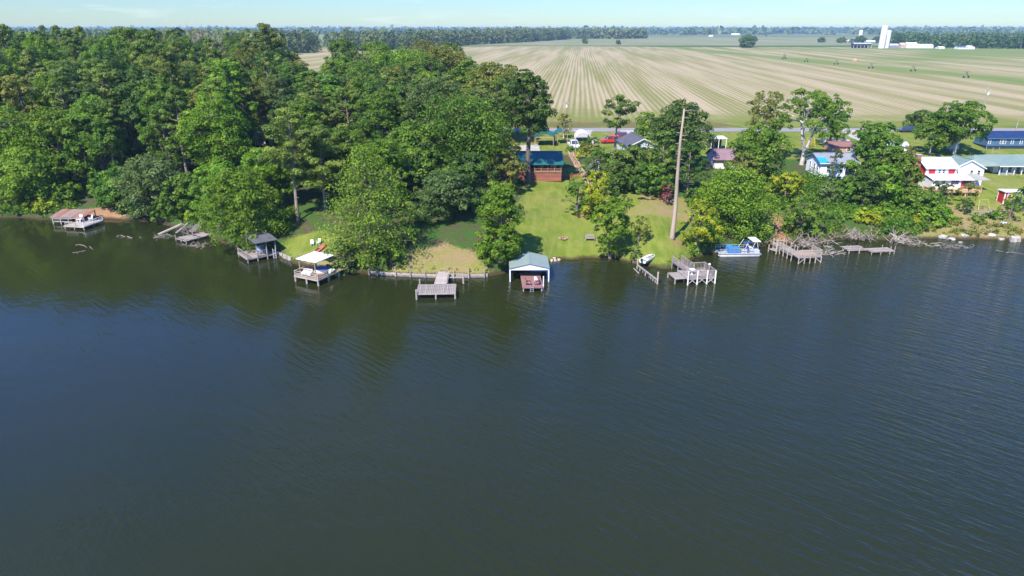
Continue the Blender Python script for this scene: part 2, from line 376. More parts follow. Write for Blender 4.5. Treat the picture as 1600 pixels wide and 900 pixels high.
# near margin: weeds
nn = math_(nt, 'ADD', math_(nt, 'MULTIPLY', math_(nt, 'SUBTRACT', noise(nt, scaled(nt, tc.outputs['Object'], .05, .12, 1), 1.0, 5, .65), .5), 60.0), math_(nt, 'MULTIPLY', math_(nt, 'SUBTRACT', grain, .5), 14.0))
near = mrange(nt, math_(nt, 'ADD', nn, sp.outputs['Y']), 206, 238, .9, 0)
c = mixc(nt, near, c, (.165,.18,.042))
nt.links.new(c, b.inputs['Base Color']); b.inputs['Roughness'].default_value = 1; b.inputs['Specular IOR Level'].default_value = .05
F_END = gpt(800, 72.5, GZ)[1]
YD1 = gpt(800, 191.5, GZ)[1]
sheet('mown_field', [(-520,YD1+1.5),(700,YD1+1.5),(1500,F_END*.95),(900,F_END*.97),(260,F_END*.985),(60,F_END*1.02),(-90,F_END),(-520,F_END*.86)], GZ+.03, fm)
crop = M('green_crop', (.115,.145,.045), (.175,.18,.075), .02, 1, (1,.3,1), spec=.05)
pale_crop = M('pale_crop', (.23,.225,.12), (.17,.19,.075), .008, 1, (1,.2,1), spec=.05)
deep_crop = M('deep_crop', (.060,.105,.030), (.085,.125,.04), .02, 1, spec=.05)
yb = lambda py: gpt(800, py, GZ)[1]
sheet('crop_strip', [(-520,yb(74.5)),(-90,yb(73)),(60,yb(71.8)),(260,yb(73.6)),(1500,yb(75)),(1500,yb(69)),(60,yb(66)),(-90,yb(68.5)),(-520,yb(71.5))], GZ+.08, deep_crop)
sheet('pale_crop_field', [(-700,yb(71.5)),(1700,yb(71)),(2600,yb(60)),(900,yb(57.5)),(200,yb(58)),(-700,yb(60))], GZ+.14, pale_crop)
sheet('green_crop_field', [(250,yb(58)),(2600,yb(60)),(3600,yb(53)),(250,yb(53))], GZ+.2, crop)
# strip of ditch weeds, asphalt road
ditch = M('ditch_weeds', (.165,.095,.06), (.14,.14,.045), .35, 1, spec=.05, bump=.5)
road_m = M('road_asphalt', (.27,.25,.225), (.22,.205,.185), .6, .95, (.2,1,1))
gravel = M('gravel_drive', (.43,.385,.32), (.36,.32,.26), .8, 1, bump=.3)
conc = M('concrete', (.42,.395,.35), (.35,.325,.285), .8, .9)
YR0, YR1 = gpt(800, 205.6, GZ)[1], gpt(800, 200.2, GZ)[1]
YD0, YD1 = gpt(800, 197.5, GZ)[1], gpt(800, 191.5, GZ)[1]
sheet('ditch', [(-60,YD0),(62,YD0),(58,YD1),(-60,YD1)], GZ+.02, ditch)
sheet('road', [(-400,YR0),(600,YR0),(600,YR1),(-400,YR1)], GZ+.03, road_m)
def ground_sheet(name, P, m, dz=.03):
    """sheet draped on the terrain (fine grid clipped to a polygon)"""
    P = [tuple(p) for p in P]; x0 = min(p[0] for p in P); x1 = max(p[0] for p in P); y0 = min(p[1] for p in P); y1 = max(p[1] for p in P)
    st = .5; gx_ = np.arange(x0, x1+st, st); gy_ = np.arange(y0, y1+st, st)
    X, Y = np.meshgrid(gx_, gy_); nx = len(gx_)
    ok = inpoly(X[:-1,:-1]+st/2, Y[:-1,:-1]+st/2, P)
    i = (np.arange(len(gy_)-1)[:, None]*nx+np.arange(nx-1)[None])[ok]
    f = np.stack([i, i+1, i+nx+1, i+nx], -1)
    Zs = hgt(X, Y)+dz
    me = np_mesh(name, np.stack([X, Y, Zs], -1).reshape(-1, 3), f, True)
    bm = bmesh.new(); bm.from_mesh(me); bmesh.ops.delete(bm, geom=[v for v in bm.verts if not v.link_faces], context='VERTS'); bm.to_mesh(me); bm.free()
    return tag(link(name, me, m), kind='structure')
ground_sheet('gravel_drive', gpoly((898,203.5),(926,203.5),(922,213),(935,222),(928,226),(915,216),(898,217)), gravel, .05)
ground_sheet('parking_pad', gpoly((968,204),(990,203.5),(990,211),(976,212)), gravel, .05)
ground_sheet('gravel_drive', gpoly((1312,203.5),(1360,203.5),(1352,220),(1336,220)), gravel, .05)
ground_sheet('concrete_pad', gpoly((798,236),(843,236),(843,226),(798,228)), conc, .06)
# ------------------------------------------------------------------ air
hz = bpy.data.materials.new('haze'); hz.use_nodes = True; hz.node_tree.nodes.clear()
ho = N(hz.node_tree, 'ShaderNodeOutputMaterial'); hv = N(hz.node_tree, 'ShaderNodeVolumePrincipled')
hv.inputs['Color'].default_value = (.50,.76,1,1); hv.inputs['Density'].default_value = .00012; hv.inputs['Anisotropy'].default_value = .0
hz.node_tree.links.new(hv.outputs[0], ho.inputs['Volume'])
HZ = MB().box(-9300, 9300, -700, 9300, -6, 40).build('haze', hz); HZ['kind'] = 'stuff'
# ------------------------------------------------------------------ trees
def unit(a): return a/np.maximum(np.linalg.norm(a, axis=-1, keepdims=True), 1e-9)
def leaves(rng, C, rc, size, out, flat=.75, cover=1.5, up=.55, narrow=.62, droop=0.0, cap=15000):
    """leaf faces scattered over the shells of many small clumps; returns verts, faces, tint"""
    C = np.asarray(C, float); rc = np.asarray(rc, float); out = np.asarray(out, float)
    area = size*size*narrow
    per = np.maximum(6, (cover*4*math.pi*rc**2*.55/area)).astype(int)
    if per.sum() > cap: per = np.maximum(5, (per*cap/per.sum()).astype(int))
    idx = np.repeat(np.arange(len(C)), per); n = len(idx)
    d = unit(rng.normal(size=(n, 3)))
    d = unit(d+out[idx]*.45+np.array([0, 0, up]))
    rr = rc[idx]*(.45+.6*rng.random(n)**.6)
    p = C[idx]+d*rr[:, None]*np.array([1, 1, flat]); p[:, 2] -= droop*rr*rng.random(n)
    nrm = unit(d*.8+rng.normal(size=(n, 3))*.30+np.array([0, 0, .22]))
    t = unit(np.cross(nrm, rng.normal(size=(n, 3)))); bt = np.cross(nrm, t)
    a = size*(.65+.7*rng.random(n))*.5; bb = a*narrow*(.7+.6*rng.random(n))
    q = np.stack([-t*a[:, None], bt*bb[:, None]+t*(a*.15)[:, None], t*a[:, None], -bt*bb[:, None]-t*(a*.1)[:, None]], 1)
    v = (p[:, None, :]+q).reshape(-1, 3); f = np.arange(n*4).reshape(-1, 4)
    ct = rng.normal(.5, .20, len(C))
    tint = np.clip(ct[idx]+rng.normal(0, .13, n), 0, 1)
    return v, f, tint
def crown_mesh(name, parts, m):
    vs, fs, ts, b = [], [], [], 0
    for v, f, t in parts: vs.append(v); fs.append(f+b); ts.append(t); b += len(v)
    me = np_mesh(name, np.concatenate(vs), np.concatenate(fs))
    a = me.attributes.new('tint', 'FLOAT', 'FACE'); a.data.foreach_set('value', np.concatenate(ts).astype(np.float32))
    if m: me.materials.append(m)
    return me
def rx(rng, a, b): return a+(b-a)*rng.random()
def broad(rng, Ht, W, cb=.18, e=.75, nb=10, size=.36, lobe=.55, sparse=1.0, fork=False, cover=1.45, rcs=1.0):
    """hierarchy: crown -> boughs -> clumps -> leaves"""
    z0 = Ht*cb; ch = Ht-z0; Rm = W/2
    prof = lambda t: np.sin(math.pi*np.clip(t, .03, .985)**e)**.62
    blobs = []
    ga = rx(rng, 0, 6.3)
    for i in range(nb):
        t = (i+.5)/nb; t = .10+.80*t
        ang = ga+i*2.399963+rng.normal(0, .3)
        rb = Rm*lobe*(.62+.72*rng.random())*(.65+.35*prof(t))
        rad = max(0, Rm*prof(t)-rb*.85)*(.78+.52*rng.random())
        rbz = min(rb, ch*.32)
        blobs.append((np.array([math.cos(ang)*rad, math.sin(ang)*rad, min(z0+ch*t, Ht-rbz)]), rb))
    blobs.append((np.array([rng.normal(0, Rm*.10), rng.normal(0, Rm*.10), Ht-Rm*lobe*.72]), Rm*lobe*.8))
    C, rc, out = [], [], []
    for c, rb in blobs:
        k = int(max(7, 17*sparse*(rb/2.2)**1.2)); k = min(k, 60)
        d = unit(rng.normal(size=(k, 3))+unit(np.array([c[0], c[1], 0])+1e-6)*.35+np.array([0, 0, .25]))
        p = c+d*rb*(.72+.42*rng.random((k, 1)))*np.array([1, 1, .82])
        p[:, 2] = np.maximum(p[:, 2], z0*.9+.15)
        C.append(p); rc.append(rb*rcs*(.26+.2*rng.random(k))); out.append(d)
    C = np.concatenate(C); rc = np.concatenate(rc); out = np.concatenate(out)
    parts = [leaves(rng, C, rc, size, out, cover=cover)]
    # trunk and limbs
    tb = MB(); r0 = .022*Ht+.06
    lean = np.array([rng.normal(0, .03), rng.normal(0, .03)])
    if fork:
        zf = Ht*.16
        tb.tube([(0,0,-.4),(0,0,.1),(lean[0]*zf, lean[1]*zf, zf)], [r0*1.5, r0*1.2, r0], 8)
        hubs = []
        for s in range(fork):
            a = ga+s*2*math.pi/fork
            top = np.array([math.cos(a)*Rm*.42, math.sin(a)*Rm*.42, Ht*.72])
            mid = np.array([math.cos(a)*Rm*.20, math.sin(a)*Rm*.20, Ht*.42])
            tb.tube([(lean[0]*zf, lean[1]*zf, zf-.1), mid, top], [r0*.8, r0*.55, r0*.22], 7); hubs += [mid, (mid+top)/2]
    else:
        zt = Ht*.86
        pts = [(lean[0]*z+math.sin(z*.5+ga)*.12, lean[1]*z+math.cos(z*.43+ga)*.12, z) for z in (-.4, Ht*.06, Ht*.25, Ht*.5, Ht*.7, zt)]
        tb.tube(pts, [r0*1.5, r0, r0*.85, r0*.6, r0*.4, r0*.12], 8)
        hubs = [np.array(p) for p in pts[2:5]]
    for c, rb in blobs:
        cand = [h for h in hubs if h[2] < c[2]+.2] or hubs[:1]
        h = min(cand, key=lambda q: np.linalg.norm(q-c))
        m_ = (h+c)/2+np.array([0, 0, .12*np.linalg.norm(c-h)])
        tb.tube([h, m_, c], [r0*.42, r0*.28, r0*.12], 5, False)
        for j in range(3):
            q = c+unit(rng.normal(size=3)+np.array([0, 0, .4]))*rb*.9
            tb.tube([c, (c+q)/2+rng.normal(0, .1, 3), q], [r0*.13, r0*.09, .02], 4, False)
    return parts, tb
def pine(rng, Ht, W, cb=.45, size=.40, n=26, e=.8, flat=.55, cover=1.5, up=.18, rcs=1.0, stubs=True):
    tb = MB(); r0 = .0125*Ht+.07; ga = rx(rng, 0, 6.3)
    bend = lambda z: np.array([math.sin(z*.16+ga)*.22*z/Ht*2, math.cos(z*.13+ga)*.22*z/Ht*2, z])
    zz = [-.4, .3, Ht*.2, Ht*.4, Ht*.6, Ht*.8, Ht*.985]
    tb.tube([bend(max(z, 0))+np.array([0, 0, min(z, 0)]) for z in zz], [r0*1.35, r0*1.05, r0*.9, r0*.75, r0*.55, r0*.32, .04], 8)
    C, rc, out = [], [], []
    for i in range(n):
        t = (i+rng.random())/n; z = Ht*(cb+(.97-cb)*t)
        L = W/2*(np.sin(math.pi*np.clip(t*.86+.13, .02, .97)**e)**.7)*rx(rng, .55, 1.12)
        a = ga+i*2.4+rng.normal(0, .35); el = rx(rng, -.12, .35)+.25*t
        d = np.array([math.cos(a)*math.cos(el), math.sin(a)*math.cos(el), math.sin(el)])
        b0 = bend(z); e1 = b0+d*L*.55; e2 = b0+d*L+np.array([0, 0, L*up*.4])
        tb.tube([b0, e1, e2], [r0*.30*(1-t*.5), r0*.2*(1-t*.5), .02], 5, False)
        k = max(2, int(L*1.1))
        for j in range(k):
            s = .38+.66*(j+rng.random())/k
            p = b0+d*L*s+np.array([rng.normal(0, .25)*L*.3, rng.normal(0, .25)*L*.3, L*up*.4*s*s+rng.normal(0, .12)])
            C.append(p); rc.append(rcs*rx(rng, .55, 1.05)*(.65+W*.035)); out.append(d*.6)
    top = bend(Ht*.97); C.append(top); rc.append(.8*rcs); out.append(np.array([0, 0, 1.]))
    if stubs:
        for i in range(7):
            z = Ht*rx(rng, .2, max(.25, cb)); a = rx(rng, 0, 6.3); L = rx(rng, .6, 2.2)
            b0 = bend(z); tb.tube([b0, b0+np.array([math.cos(a)*L, math.sin(a)*L, rx(rng, -.3, .4)])], [.05, .02], 4, False)
    parts = [leaves(rng, C, rc, size, out, flat=flat, cover=cover, up=.3, narrow=.45)]
    return parts, tb
def bare(rng, Ht, W, trunk_h=.3, n=13, twig=3, depth=3, rad=None):
    tb = MB(); r0 = rad or .016*Ht+.06
    tb.tube([(0,0,-.4),(0,0,Ht*trunk_h)], [r0*1.3, r0], 7)
    def grow(p, d, L, r, k):
        q = p+d*L; m_ = (p+q)/2+rng.normal(0, .05*L, 3)
        tb.tube([p, m_, q], [r, r*.8, r*.55], 4 if k < 2 else 3, False)
        if k == depth: return
        for _ in range(twig): 
            dd = unit(d+rng.normal(0, .42, 3)+np.array([0, 0, .12])); grow(p+d*L*rx(rng, .5, 1), dd, L*rx(rng, .5, .75), r*.5, k+1)
    for i in range(n):
        a = i*2.4; sp_ = rx(rng, .25, .9)
        d = unit(np.array([math.cos(a)*sp_*W/Ht, math.sin(a)*sp_*W/Ht, 1.0])); grow(np.array([0, 0, Ht*trunk_h*rx(rng, .6, 1)]), d, Ht*.33, r0*.5, 1)
    return tb
G = dict(
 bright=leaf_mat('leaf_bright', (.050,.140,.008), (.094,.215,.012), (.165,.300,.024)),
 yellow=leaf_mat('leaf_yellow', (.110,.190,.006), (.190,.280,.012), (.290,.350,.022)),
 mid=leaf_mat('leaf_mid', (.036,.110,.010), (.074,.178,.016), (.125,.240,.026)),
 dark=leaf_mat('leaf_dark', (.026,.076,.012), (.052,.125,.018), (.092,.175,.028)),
 silver=leaf_mat('leaf_silver', (.040,.090,.024), (.076,.145,.038), (.130,.205,.060)),
 olive=leaf_mat('leaf_olive', (.066,.106,.016), (.120,.172,.028), (.185,.220,.044)),
 pine=leaf_mat('needle_green', (.040,.090,.012), (.086,.162,.022), (.145,.232,.036), .25),
 cypress=leaf_mat('needle_cypress', (.062,.150,.008), (.115,.235,.014), (.185,.310,.026), .35),
 far=leaf_mat('leaf_far', (.034,.084,.018), (.058,.120,.026), (.095,.155,.036), .2, hue=.03),
 tanleaf=leaf_mat('leaf_rusty', (.14,.095,.030), (.21,.15,.045), (.26,.20,.07), .2),
 purple=leaf_mat('leaf_purple', (.10,.035,.03), (.15,.06,.05), (.20,.09,.07), .2),
)
BARK = M('bark', (.20,.155,.12), (.11,.085,.065), 3, .95, (1,1,.25), bump=.6)
PBARK = M('pine_bark', (.36,.28,.215), (.21,.155,.12), 3, .95, (1,1,.3), bump=.6)
WBARK = M('pale_bark', (.62,.56,.47), (.38,.32,.25), 1.2, .9, (1,1,.4), bump=.3)
DEAD = M('dead_wood', (.36,.30,.24), (.25,.20,.155), 2.2, .9, (1,1,.3), bump=.4)
_tn = [0]
def plant(kind, X, Y, Ht, W, leaf, label, group=None, name=None, seed=None, bark=None, cat='tree', rz=0, zoff=0, **kw):
    _tn[0] += 1; rng = np.random.default_rng(seed or (1000+_tn[0]*17))
    if kind == 'pine': parts, tb = pine(rng, Ht, W, **kw); nm = 'pine_tree'; bk = PBARK
    elif kind == 'cypress':
        kw2 = dict(cb=.05, n=110, e=.5, flat=.5, up=-.25, size=.36, stubs=False, cover=1.7); kw2.update(kw)
        parts, tb = pine(rng, Ht, W, **kw2); nm = 'cypress_tree'; bk = BARK
    elif kind == 'shrub':
        kw2 = dict(cb=.0, e=.6, nb=6, size=.34, lobe=.55); kw2.update(kw)
        parts, tb = broad(rng, Ht, W, **kw2); nm = 'shrub'; bk = BARK; cat = 'shrub'
    else: parts, tb = broad(rng, Ht, W, **kw); nm = 'broadleaf_tree'; bk = BARK
    nm = name or nm
    t = thing(nm, label, cat, (X, Y, max(H(X, Y), -.3)+zoff), rz, group)
    link('crown', crown_mesh(nm+'_crown', parts, G[leaf]), None, t)
    link('trunk', tb.mesh(nm+'_trunk', bark or bk), None, t)
    return t
def tree(kind, px, Y, top, wpx, leaf, label, **kw):
    """px: where the crown's middle shows, Y: distance of the foot, top: where its tip shows, wpx: crown width"""
    z = 3.5
    for _ in range(6):
        zt = ztop(top, Y); X = atd(px, Y, .55*zt+.45*z); z = max(H(X, Y), 0)
    zt = ztop(top, Y); W = wpx*mpp(Y, (zt+z)/2); _auto(kw, Y)
    return plant(kind, X, Y, zt-z, W, leaf, label, **kw)
def _auto(kw, Y):
    kw.setdefault('size', .35 if Y < 114 else (.42 if Y < 150 else .5))
def foot(px, py): return gter(px, py)[1]

# --- hero trees, left shore and wood (front to back)
tree('broad', 18, 131, 168, 105, 'bright', 'bright green leafy tree at the far left edge of the near shore', cb=.05, nb=13)
tree('broad', 88, 132, 170, 95, 'bright', 'bright green tree with lumpy crown right behind the rusty roofed boat shelter', cb=.06, nb=12)
tree('broad', 52, 127.5, 235, 90, 'bright', 'low bright green tree leaning over the water left of the rusty shelter', cb=.03, nb=11)
tree('shrub', 22, 126, 300, 56, 'bright', 'bushy waterside shrub at the far left end of the shoreline')
tree('shrub', 66, 125, 312, 44, 'yellow', 'yellow green bush touching the left end of the rusty shelter', nb=5)
tree('shrub', 106, 126.5, 292, 46, 'bright', 'green bush close behind the rusty roof of the boat shelter')
tree('broad', 190, 127, 268, 74, 'mid', 'rounded green tree at the right edge of the orange clay bank', cb=.02, nb=10)
tree('broad', 238, 123, 246, 92, 'silver', 'grey green bushy tree leaning over the water beside the sunken logs', cb=.02, nb=12)
tree('broad', 292, 119, 270, 66, 'mid', 'green waterside tree just above the collapsed plank dock', cb=.02, nb=10)
tree('shrub', 205, 126.5, 318, 40, 'bright', 'small bright bush on the waterline right of the clay bank', nb=4)
tree('broad', 378, 105.0, 262, 112, 'bright', 'bright green tree drooping to the water between the collapsed dock and the shaded boathouse', cb=.0, nb=13, e=.62)
tree('broad', 345, 113, 250, 70, 'bright', 'leafy green tree behind the collapsed dock with white skiff', cb=.02, nb=10)
tree('broad', 420, 115, 230, 80, 'bright', 'tall fresh green tree behind the shaded boathouse', cb=.1, nb=12)
tree('pine', 455, 109, 168, 105, 'pine', 'tall pine with a bare lit trunk standing on the grass above the white canopy dock', cb=.36, n=34, rcs=1.15)
tree('cypress', 572, 95, 228, 150, 'cypress', 'huge feathery yellow green cypress reaching down to the water beside the white canopy dock', n=230, rcs=1.5, size=.34)
tree('shrub', 540, 93.2, 375, 58, 'silver', 'grey green bush on the waterline under the big cypress', nb=7)
tree('broad', 690, 106, 268, 84, 'silver', 'dark silvery oak with drooping foliage above the dry lawn bank', cb=.05, nb=13, e=.6)
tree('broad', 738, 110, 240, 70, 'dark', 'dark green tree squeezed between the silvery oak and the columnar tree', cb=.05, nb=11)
tree('broad', 781, 94.3, 284, 70, 'bright', 'dense columnar bright green tree at the waterline left of the green boathouse', cb=.0, nb=15, e=.55, lobe=.62)
tree('broad', 645, 118, 190, 96, 'mid', 'broad oak behind and right of the giant cypress', cb=.08, nb=12)
tree('broad', 722, 122, 150, 130, 'mid', 'very broad oak crown in the middle of the wood left of the teal roofed cabin', cb=.12, nb=16)
tree('broad', 790, 120, 215, 60, 'olive', 'olive green tree growing against the left end of the red cabin', cb=.02, nb=10)
tree('broad', 826, foot(822,284)-.6, 110, 74, 'dark', 'tall dark oak with a bare trunk standing in front of the log cabin', cb=.46, nb=12)
tree('broad', 765, 160, 100, 92, 'olive', 'thin topped brownish oak against the mown field above the cabin', cb=.2, nb=12, sparse=.8)
tree('broad', 342, 133, 166, 84, 'bright', 'fresh yellow green tree catching the sun in the middle of the left wood', cb=.1, nb=12)
tree('broad', 275, 138, 150, 70, 'dark', 'dark slim tree left of the fresh yellow green one', cb=.08, nb=11)
tree('pine', 166, 150, 92, 88, 'pine', 'pine with a pale bare trunk leaning among the trees above the clay bank', cb=.5, n=28)
tree('pine', 214, 185, 42, 92, 'pine', 'tallest pine of the left wood, tip breaking the horizon', cb=.45, n=34, rcs=1.2)
tree('broad', 635, 195, 80, 124, 'bright', 'large round yellow green crown at the centre of the upper wood', cb=.15, nb=16)
tree('broad', 690, 205, 72, 84, 'olive', 'brownish green crown at the field edge right of the round yellow green one', cb=.15, nb=13)
tree('broad', 555, 182, 118, 80, 'olive', 'dull olive crown below left of the large yellow green crown', cb=.15, nb=12)
tree('broad', 672, 168, 128, 90, 'mid', 'mid green oak crown in front of the field edge crown', cb=.15, nb=13)
tree('pine', 418, 215, 36, 74, 'pine', 'very tall dark pine breaking the horizon left of the field gap', cb=.5, n=30, rcs=1.25)
tree('pine', 545, 140, 138, 84, 'pine', 'pine with dry inner branches above the huge cypress', cb=.45, n=28)
tree('pine', 490, 135, 150, 92, 'pine', 'pale green pine right of the white gabled house', cb=.4, n=30)
tree('broad', 470, 185, 118, 90, 'mid', 'mid green crown in front of the field gap', cb=.15, nb=12)
tree('broad', 595, 150, 170, 80, 'dark', 'dark rounded oak directly above the cypress tip', cb=.1, nb=12)
tree('pine', 502, 112, 196, 84, 'pine', 'second tall pine between the lit trunk and the huge cypress', cb=.34, n=32, rcs=1.15)
tree('broad', 520, 121, 200, 80, 'mid', 'mid green tree behind the left shoulder of the huge cypress', cb=.06, nb=12)
tree('broad', 606, 109, 214, 76, 'bright', 'fresh green tree behind the right shoulder of the huge cypress', cb=.05, nb=12)
tree('broad', 660, 116, 216, 76, 'dark', 'dark oak filling the gap between the cypress and the silvery oak', cb=.05, nb=12)
tree('broad', 440, 126, 236, 70, 'mid', 'mid green tree behind the pine with the lit trunk', cb=.05, nb=11)
tree('broad', 480, 128, 225, 70, 'olive', 'olive tree between the two tall shore pines', cb=.05, nb=11)
tree('shrub', 262, 120.5, 312, 56, 'mid', 'round shrub touching the water above the sunken beams', nb=7)
tree('shrub', 318, 115.5, 322, 46, 'bright', 'bright bush right behind the white skiff', nb=6)
tree('shrub', 225, 122.5, 320, 40, 'silver', 'grey green waterside bush left of the sunken beams', nb=6)
tree('shrub', 402, 106, 345, 40, 'mid', 'green bush over the roof of the shaded boathouse', nb=6)
tree('shrub', 610, 93.5, 388, 46, 'bright', 'bright bush at the foot of the cypress on its right', nb=6)
tree('shrub', 752, 96, 395, 18, 'mid', 'very small bush on the seawall left of the columnar tree', nb=4, size=.26)
tree('broad', 705, 112, 255, 60, 'mid', 'mid green tree just behind the silvery oak', cb=.03, nb=11)
tree('broad', 540, 215, 60, 64, 'dark', 'dark round crown at the rear edge of the wood right of the field gap', cb=.1, nb=11)
tree('broad', 588, 220, 66, 74, 'mid', 'mid green crown at the rear edge of the wood above the dull olive one', cb=.1, nb=11)
tree('broad', 655, 222, 61, 84, 'olive', 'brownish olive crown at the rear edge of the wood behind the large yellow green one', cb=.1, nb=12)
tree('broad', 706, 212, 66, 70, 'dark', 'dark crown at the right rear corner of the wood against the field', cb=.1, nb=12)
tree('broad', 735, 185, 94, 66, 'mid', 'mid green crown at the field edge left of the thin topped oak', cb=.1, nb=11)
tree('broad', 796, 172, 104, 66, 'olive', 'thin olive crown against the field left of the tall bare trunked oak', cb=.12, nb=11, sparse=.8)
tree('shrub', 1350, 114.5, 344, 50, 'yellow', 'yellow green bush hanging over the driftwood heap', nb=6)
tree('shrub', 1322, 115.5, 350, 40, 'bright', 'bright low bush between the weathered dock and driftwood heap', nb=6)
tree('shrub', 1272, 116.5, 346, 36, 'mid', 'low green bush behind the brush pile of the weathered dock', nb=6)
tree('shrub', 1402, 114.5, 350, 42, 'mid', 'green bush hanging over the bleached fallen branches', nb=6)
tree('shrub', 1490, 115, 350, 26, 'bright', 'little bright bush on the bank above the concrete rubble', nb=5)
tree('shrub', 1550, 116.5, 333, 24, 'mid', 'little dark green bush below the timber ring', nb=5)
tree('shrub', 921, 150, 228, 32, 'olive', 'loose olive shrub between the slim pole and the lone pine', nb=6, sparse=.7)
tree('shrub', 955, 141, 242, 36, 'mid', 'round shrub just behind the pale garden shed', nb=7)
tree('shrub', 982, 150, 226, 36, 'bright', 'fresh green shrub left of the charcoal roofed house', nb=6)
tree('shrub', 893, 152, 232, 18, 'mid', 'small shrub at the upper end of the brick edged path', nb=5)
# --- centre lawn
tree('pine', 962, 127, 148, 62, 'pine', 'slender pine with flat crown standing alone right of the cabin yard', cb=.62, n=20, rcs=.95)
tree('shrub', 902, foot(905,334), 278, 44, 'mid', 'dark green bush at the lawn edge left of the yellow leaved one', nb=7)
tree('shrub', 935, foot(930,336), 266, 52, 'yellow', 'yellow leaved bush on the lawn edge in front of the lone pine', nb=7)
tree('broad', 956, foot(958,398), 308, 66, 'bright', 'small bright green tree with layered crown on the lawn near the yellow post', cb=.12, nb=9, e=.7)
tree('shrub', 992, foot(993,409), 372, 19, 'mid', 'narrow young tree on the bank left of the white rowboat', nb=5, size=.26)
tree('shrub', 1000, foot(1002,378), 338, 34, 'olive', 'thin brownish small tree on the lawn between the bright tree and the dead trunk', nb=5, sparse=.6, cb=.2, size=.3)
tree('pine', 985, 122, 232, 92, 'pine', 'low spreading pine right behind the small bright lawn tree', cb=.15, n=26)
tree('broad', 930, 128, 242, 46, 'silver', 'bushy dark tree behind the pale shed and blue tarp', cb=.03, nb=8)
tree('broad', 1064, 138, 158, 86, 'dark', 'large dark oak directly behind the tall dead trunk', cb=.2, nb=14)
tree('pine', 1035, 122, 205, 50, 'pine', 'pine with grey trunk left of the tall dead trunk', cb=.4, n=22)
tree('pine', 1078, 120, 225, 62, 'dark', 'dark pine with ivy on its trunk right of the tall dead trunk', cb=.3, n=24)
tree('broad', 882, 168, 177, 26, 'olive', 'small dark leaved tree at the roadside behind the teal carports', cb=.25, nb=7, bark=WBARK)
tree('broad', 1012, 168, 178, 42, 'bright', 'small green tree beside the parked red car', cb=.05, nb=8)
tree('shrub', 908, 145, 234, 20, 'yellow', 'yellow green bush by the brick edged path', nb=4)
tree('shrub', 942, 142, 236, 40, 'mid', 'loose green shrub in front of the white carport', nb=6, sparse=.7)
tree('shrub', 925, 156, 215, 34, 'mid', 'shrub between the white carport and red car', nb=5)
tree('broad', 975, 121, 242, 64, 'dark', 'dark leafy tree in the middle of the grove right of the lone pine', cb=.06, nb=10)
tree('broad', 1018, 118, 258, 58, 'mid', 'mid green bushy tree left of the tall dead trunk', cb=.04, nb=10)
tree('broad', 1000, 134, 226, 52, 'pine', 'pale olive green tree hiding the charcoal roofed house', cb=.05, nb=10)
tree('broad', 1040, 130, 232, 44, 'dark', 'dark tree filling the gap behind the tall dead trunk', cb=.05, nb=9)
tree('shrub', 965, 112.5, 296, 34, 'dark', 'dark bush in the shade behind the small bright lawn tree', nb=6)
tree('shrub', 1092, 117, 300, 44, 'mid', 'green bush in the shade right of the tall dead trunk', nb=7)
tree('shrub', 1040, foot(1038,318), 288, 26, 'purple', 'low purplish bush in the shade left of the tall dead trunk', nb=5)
tree('broad', 1322, 121, 280, 44, 'mid', 'green tree below the right end of the white house', cb=.05, nb=10)
tree('broad', 1384, 121, 256, 54, 'bright', 'bright green tree standing before the tall dense one', cb=.04, nb=10)
tree('broad', 1415, 133, 226, 36, 'olive', 'olive tree beside the brick chimney, left of it', cb=.06, nb=8)
tree('broad', 1470, 121.5, 285, 36, 'silver', 'thin grey green tree right in front of the red porch', cb=.2, nb=8, sparse=.7)
# --- right side
tree('broad', 1094, foot(1090,392), 312, 50, 'yellow', 'yellow leaved tree on the lawn beside the pontoon boat', cb=.03, nb=9)
tree('broad', 1150, 108.5, 268, 112, 'bright', 'wide dense green tree hanging over the blue pontoon boat', cb=.0, nb=16, e=.6)
tree('broad', 1115, 113, 285, 60, 'bright', 'bright green tree behind the yellow leaved one', cb=.02, nb=9)
tree('broad', 1186, 128, 196, 84, 'mid', 'dark green tree between the brown roofed house and the white house', cb=.03, nb=13)
tree('broad', 1160, 122, 240, 56, 'olive', 'olive tree hiding the corner of the brown roofed house', cb=.03, nb=10)
tree('broad', 1198, 165, 140, 58, 'olive', 'thin crowned pale olive tree by the road', cb=.25, nb=10, sparse=.6, bark=WBARK, cover=1.0)
tree('broad', 1262, foot(1240,257), 141, 98, 'mid', 'forked white barked sycamore standing behind the white house', cb=.44, nb=11, fork=3, bark=WBARK, sparse=.55, lobe=.42)
tree('broad', 1302, 158, 160, 42, 'mid', 'narrow green tree right of the white barked sycamore', cb=.2, nb=8)
tree('broad', 1256, foot(1256,368), 304, 58, 'mid', 'rounded dark green tree on the bank right of the red clay path', cb=.02, nb=10, size=.36)
tree('broad', 1228, 121, 272, 58, 'yellow', 'yellow green thicket tree below the white house', cb=.02, nb=9)
tree('broad', 1296, 121, 286, 44, 'silver', 'small grey green tree in front of the white house on stilts', cb=.08, nb=8)
tree('broad', 1306, 128, 234, 24, 'dark', 'slanting dark tree across the front of the white house', cb=.3, nb=7)
tree('broad', 1370, 130, 192, 62, 'mid', 'tall dense tree between the white house and red shuttered house', cb=.05, nb=14)
tree('broad', 1400, 126, 240, 66, 'mid', 'leafy tree left of the brick chimney', cb=.05, nb=11)
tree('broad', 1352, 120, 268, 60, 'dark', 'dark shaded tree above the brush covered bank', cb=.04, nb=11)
tree('broad', 1440, 118, 298, 58, 'mid', 'green tree in front of the red house deck', cb=.03, nb=11)
tree('shrub', 1455, 114.5, 322, 52, 'bright', 'bright green bush hanging over the water left of the concrete rubble', nb=8)
tree('shrub', 1420, 115, 345, 40, 'yellow', 'yellowish bush on the bank above the broken low dock', nb=6)
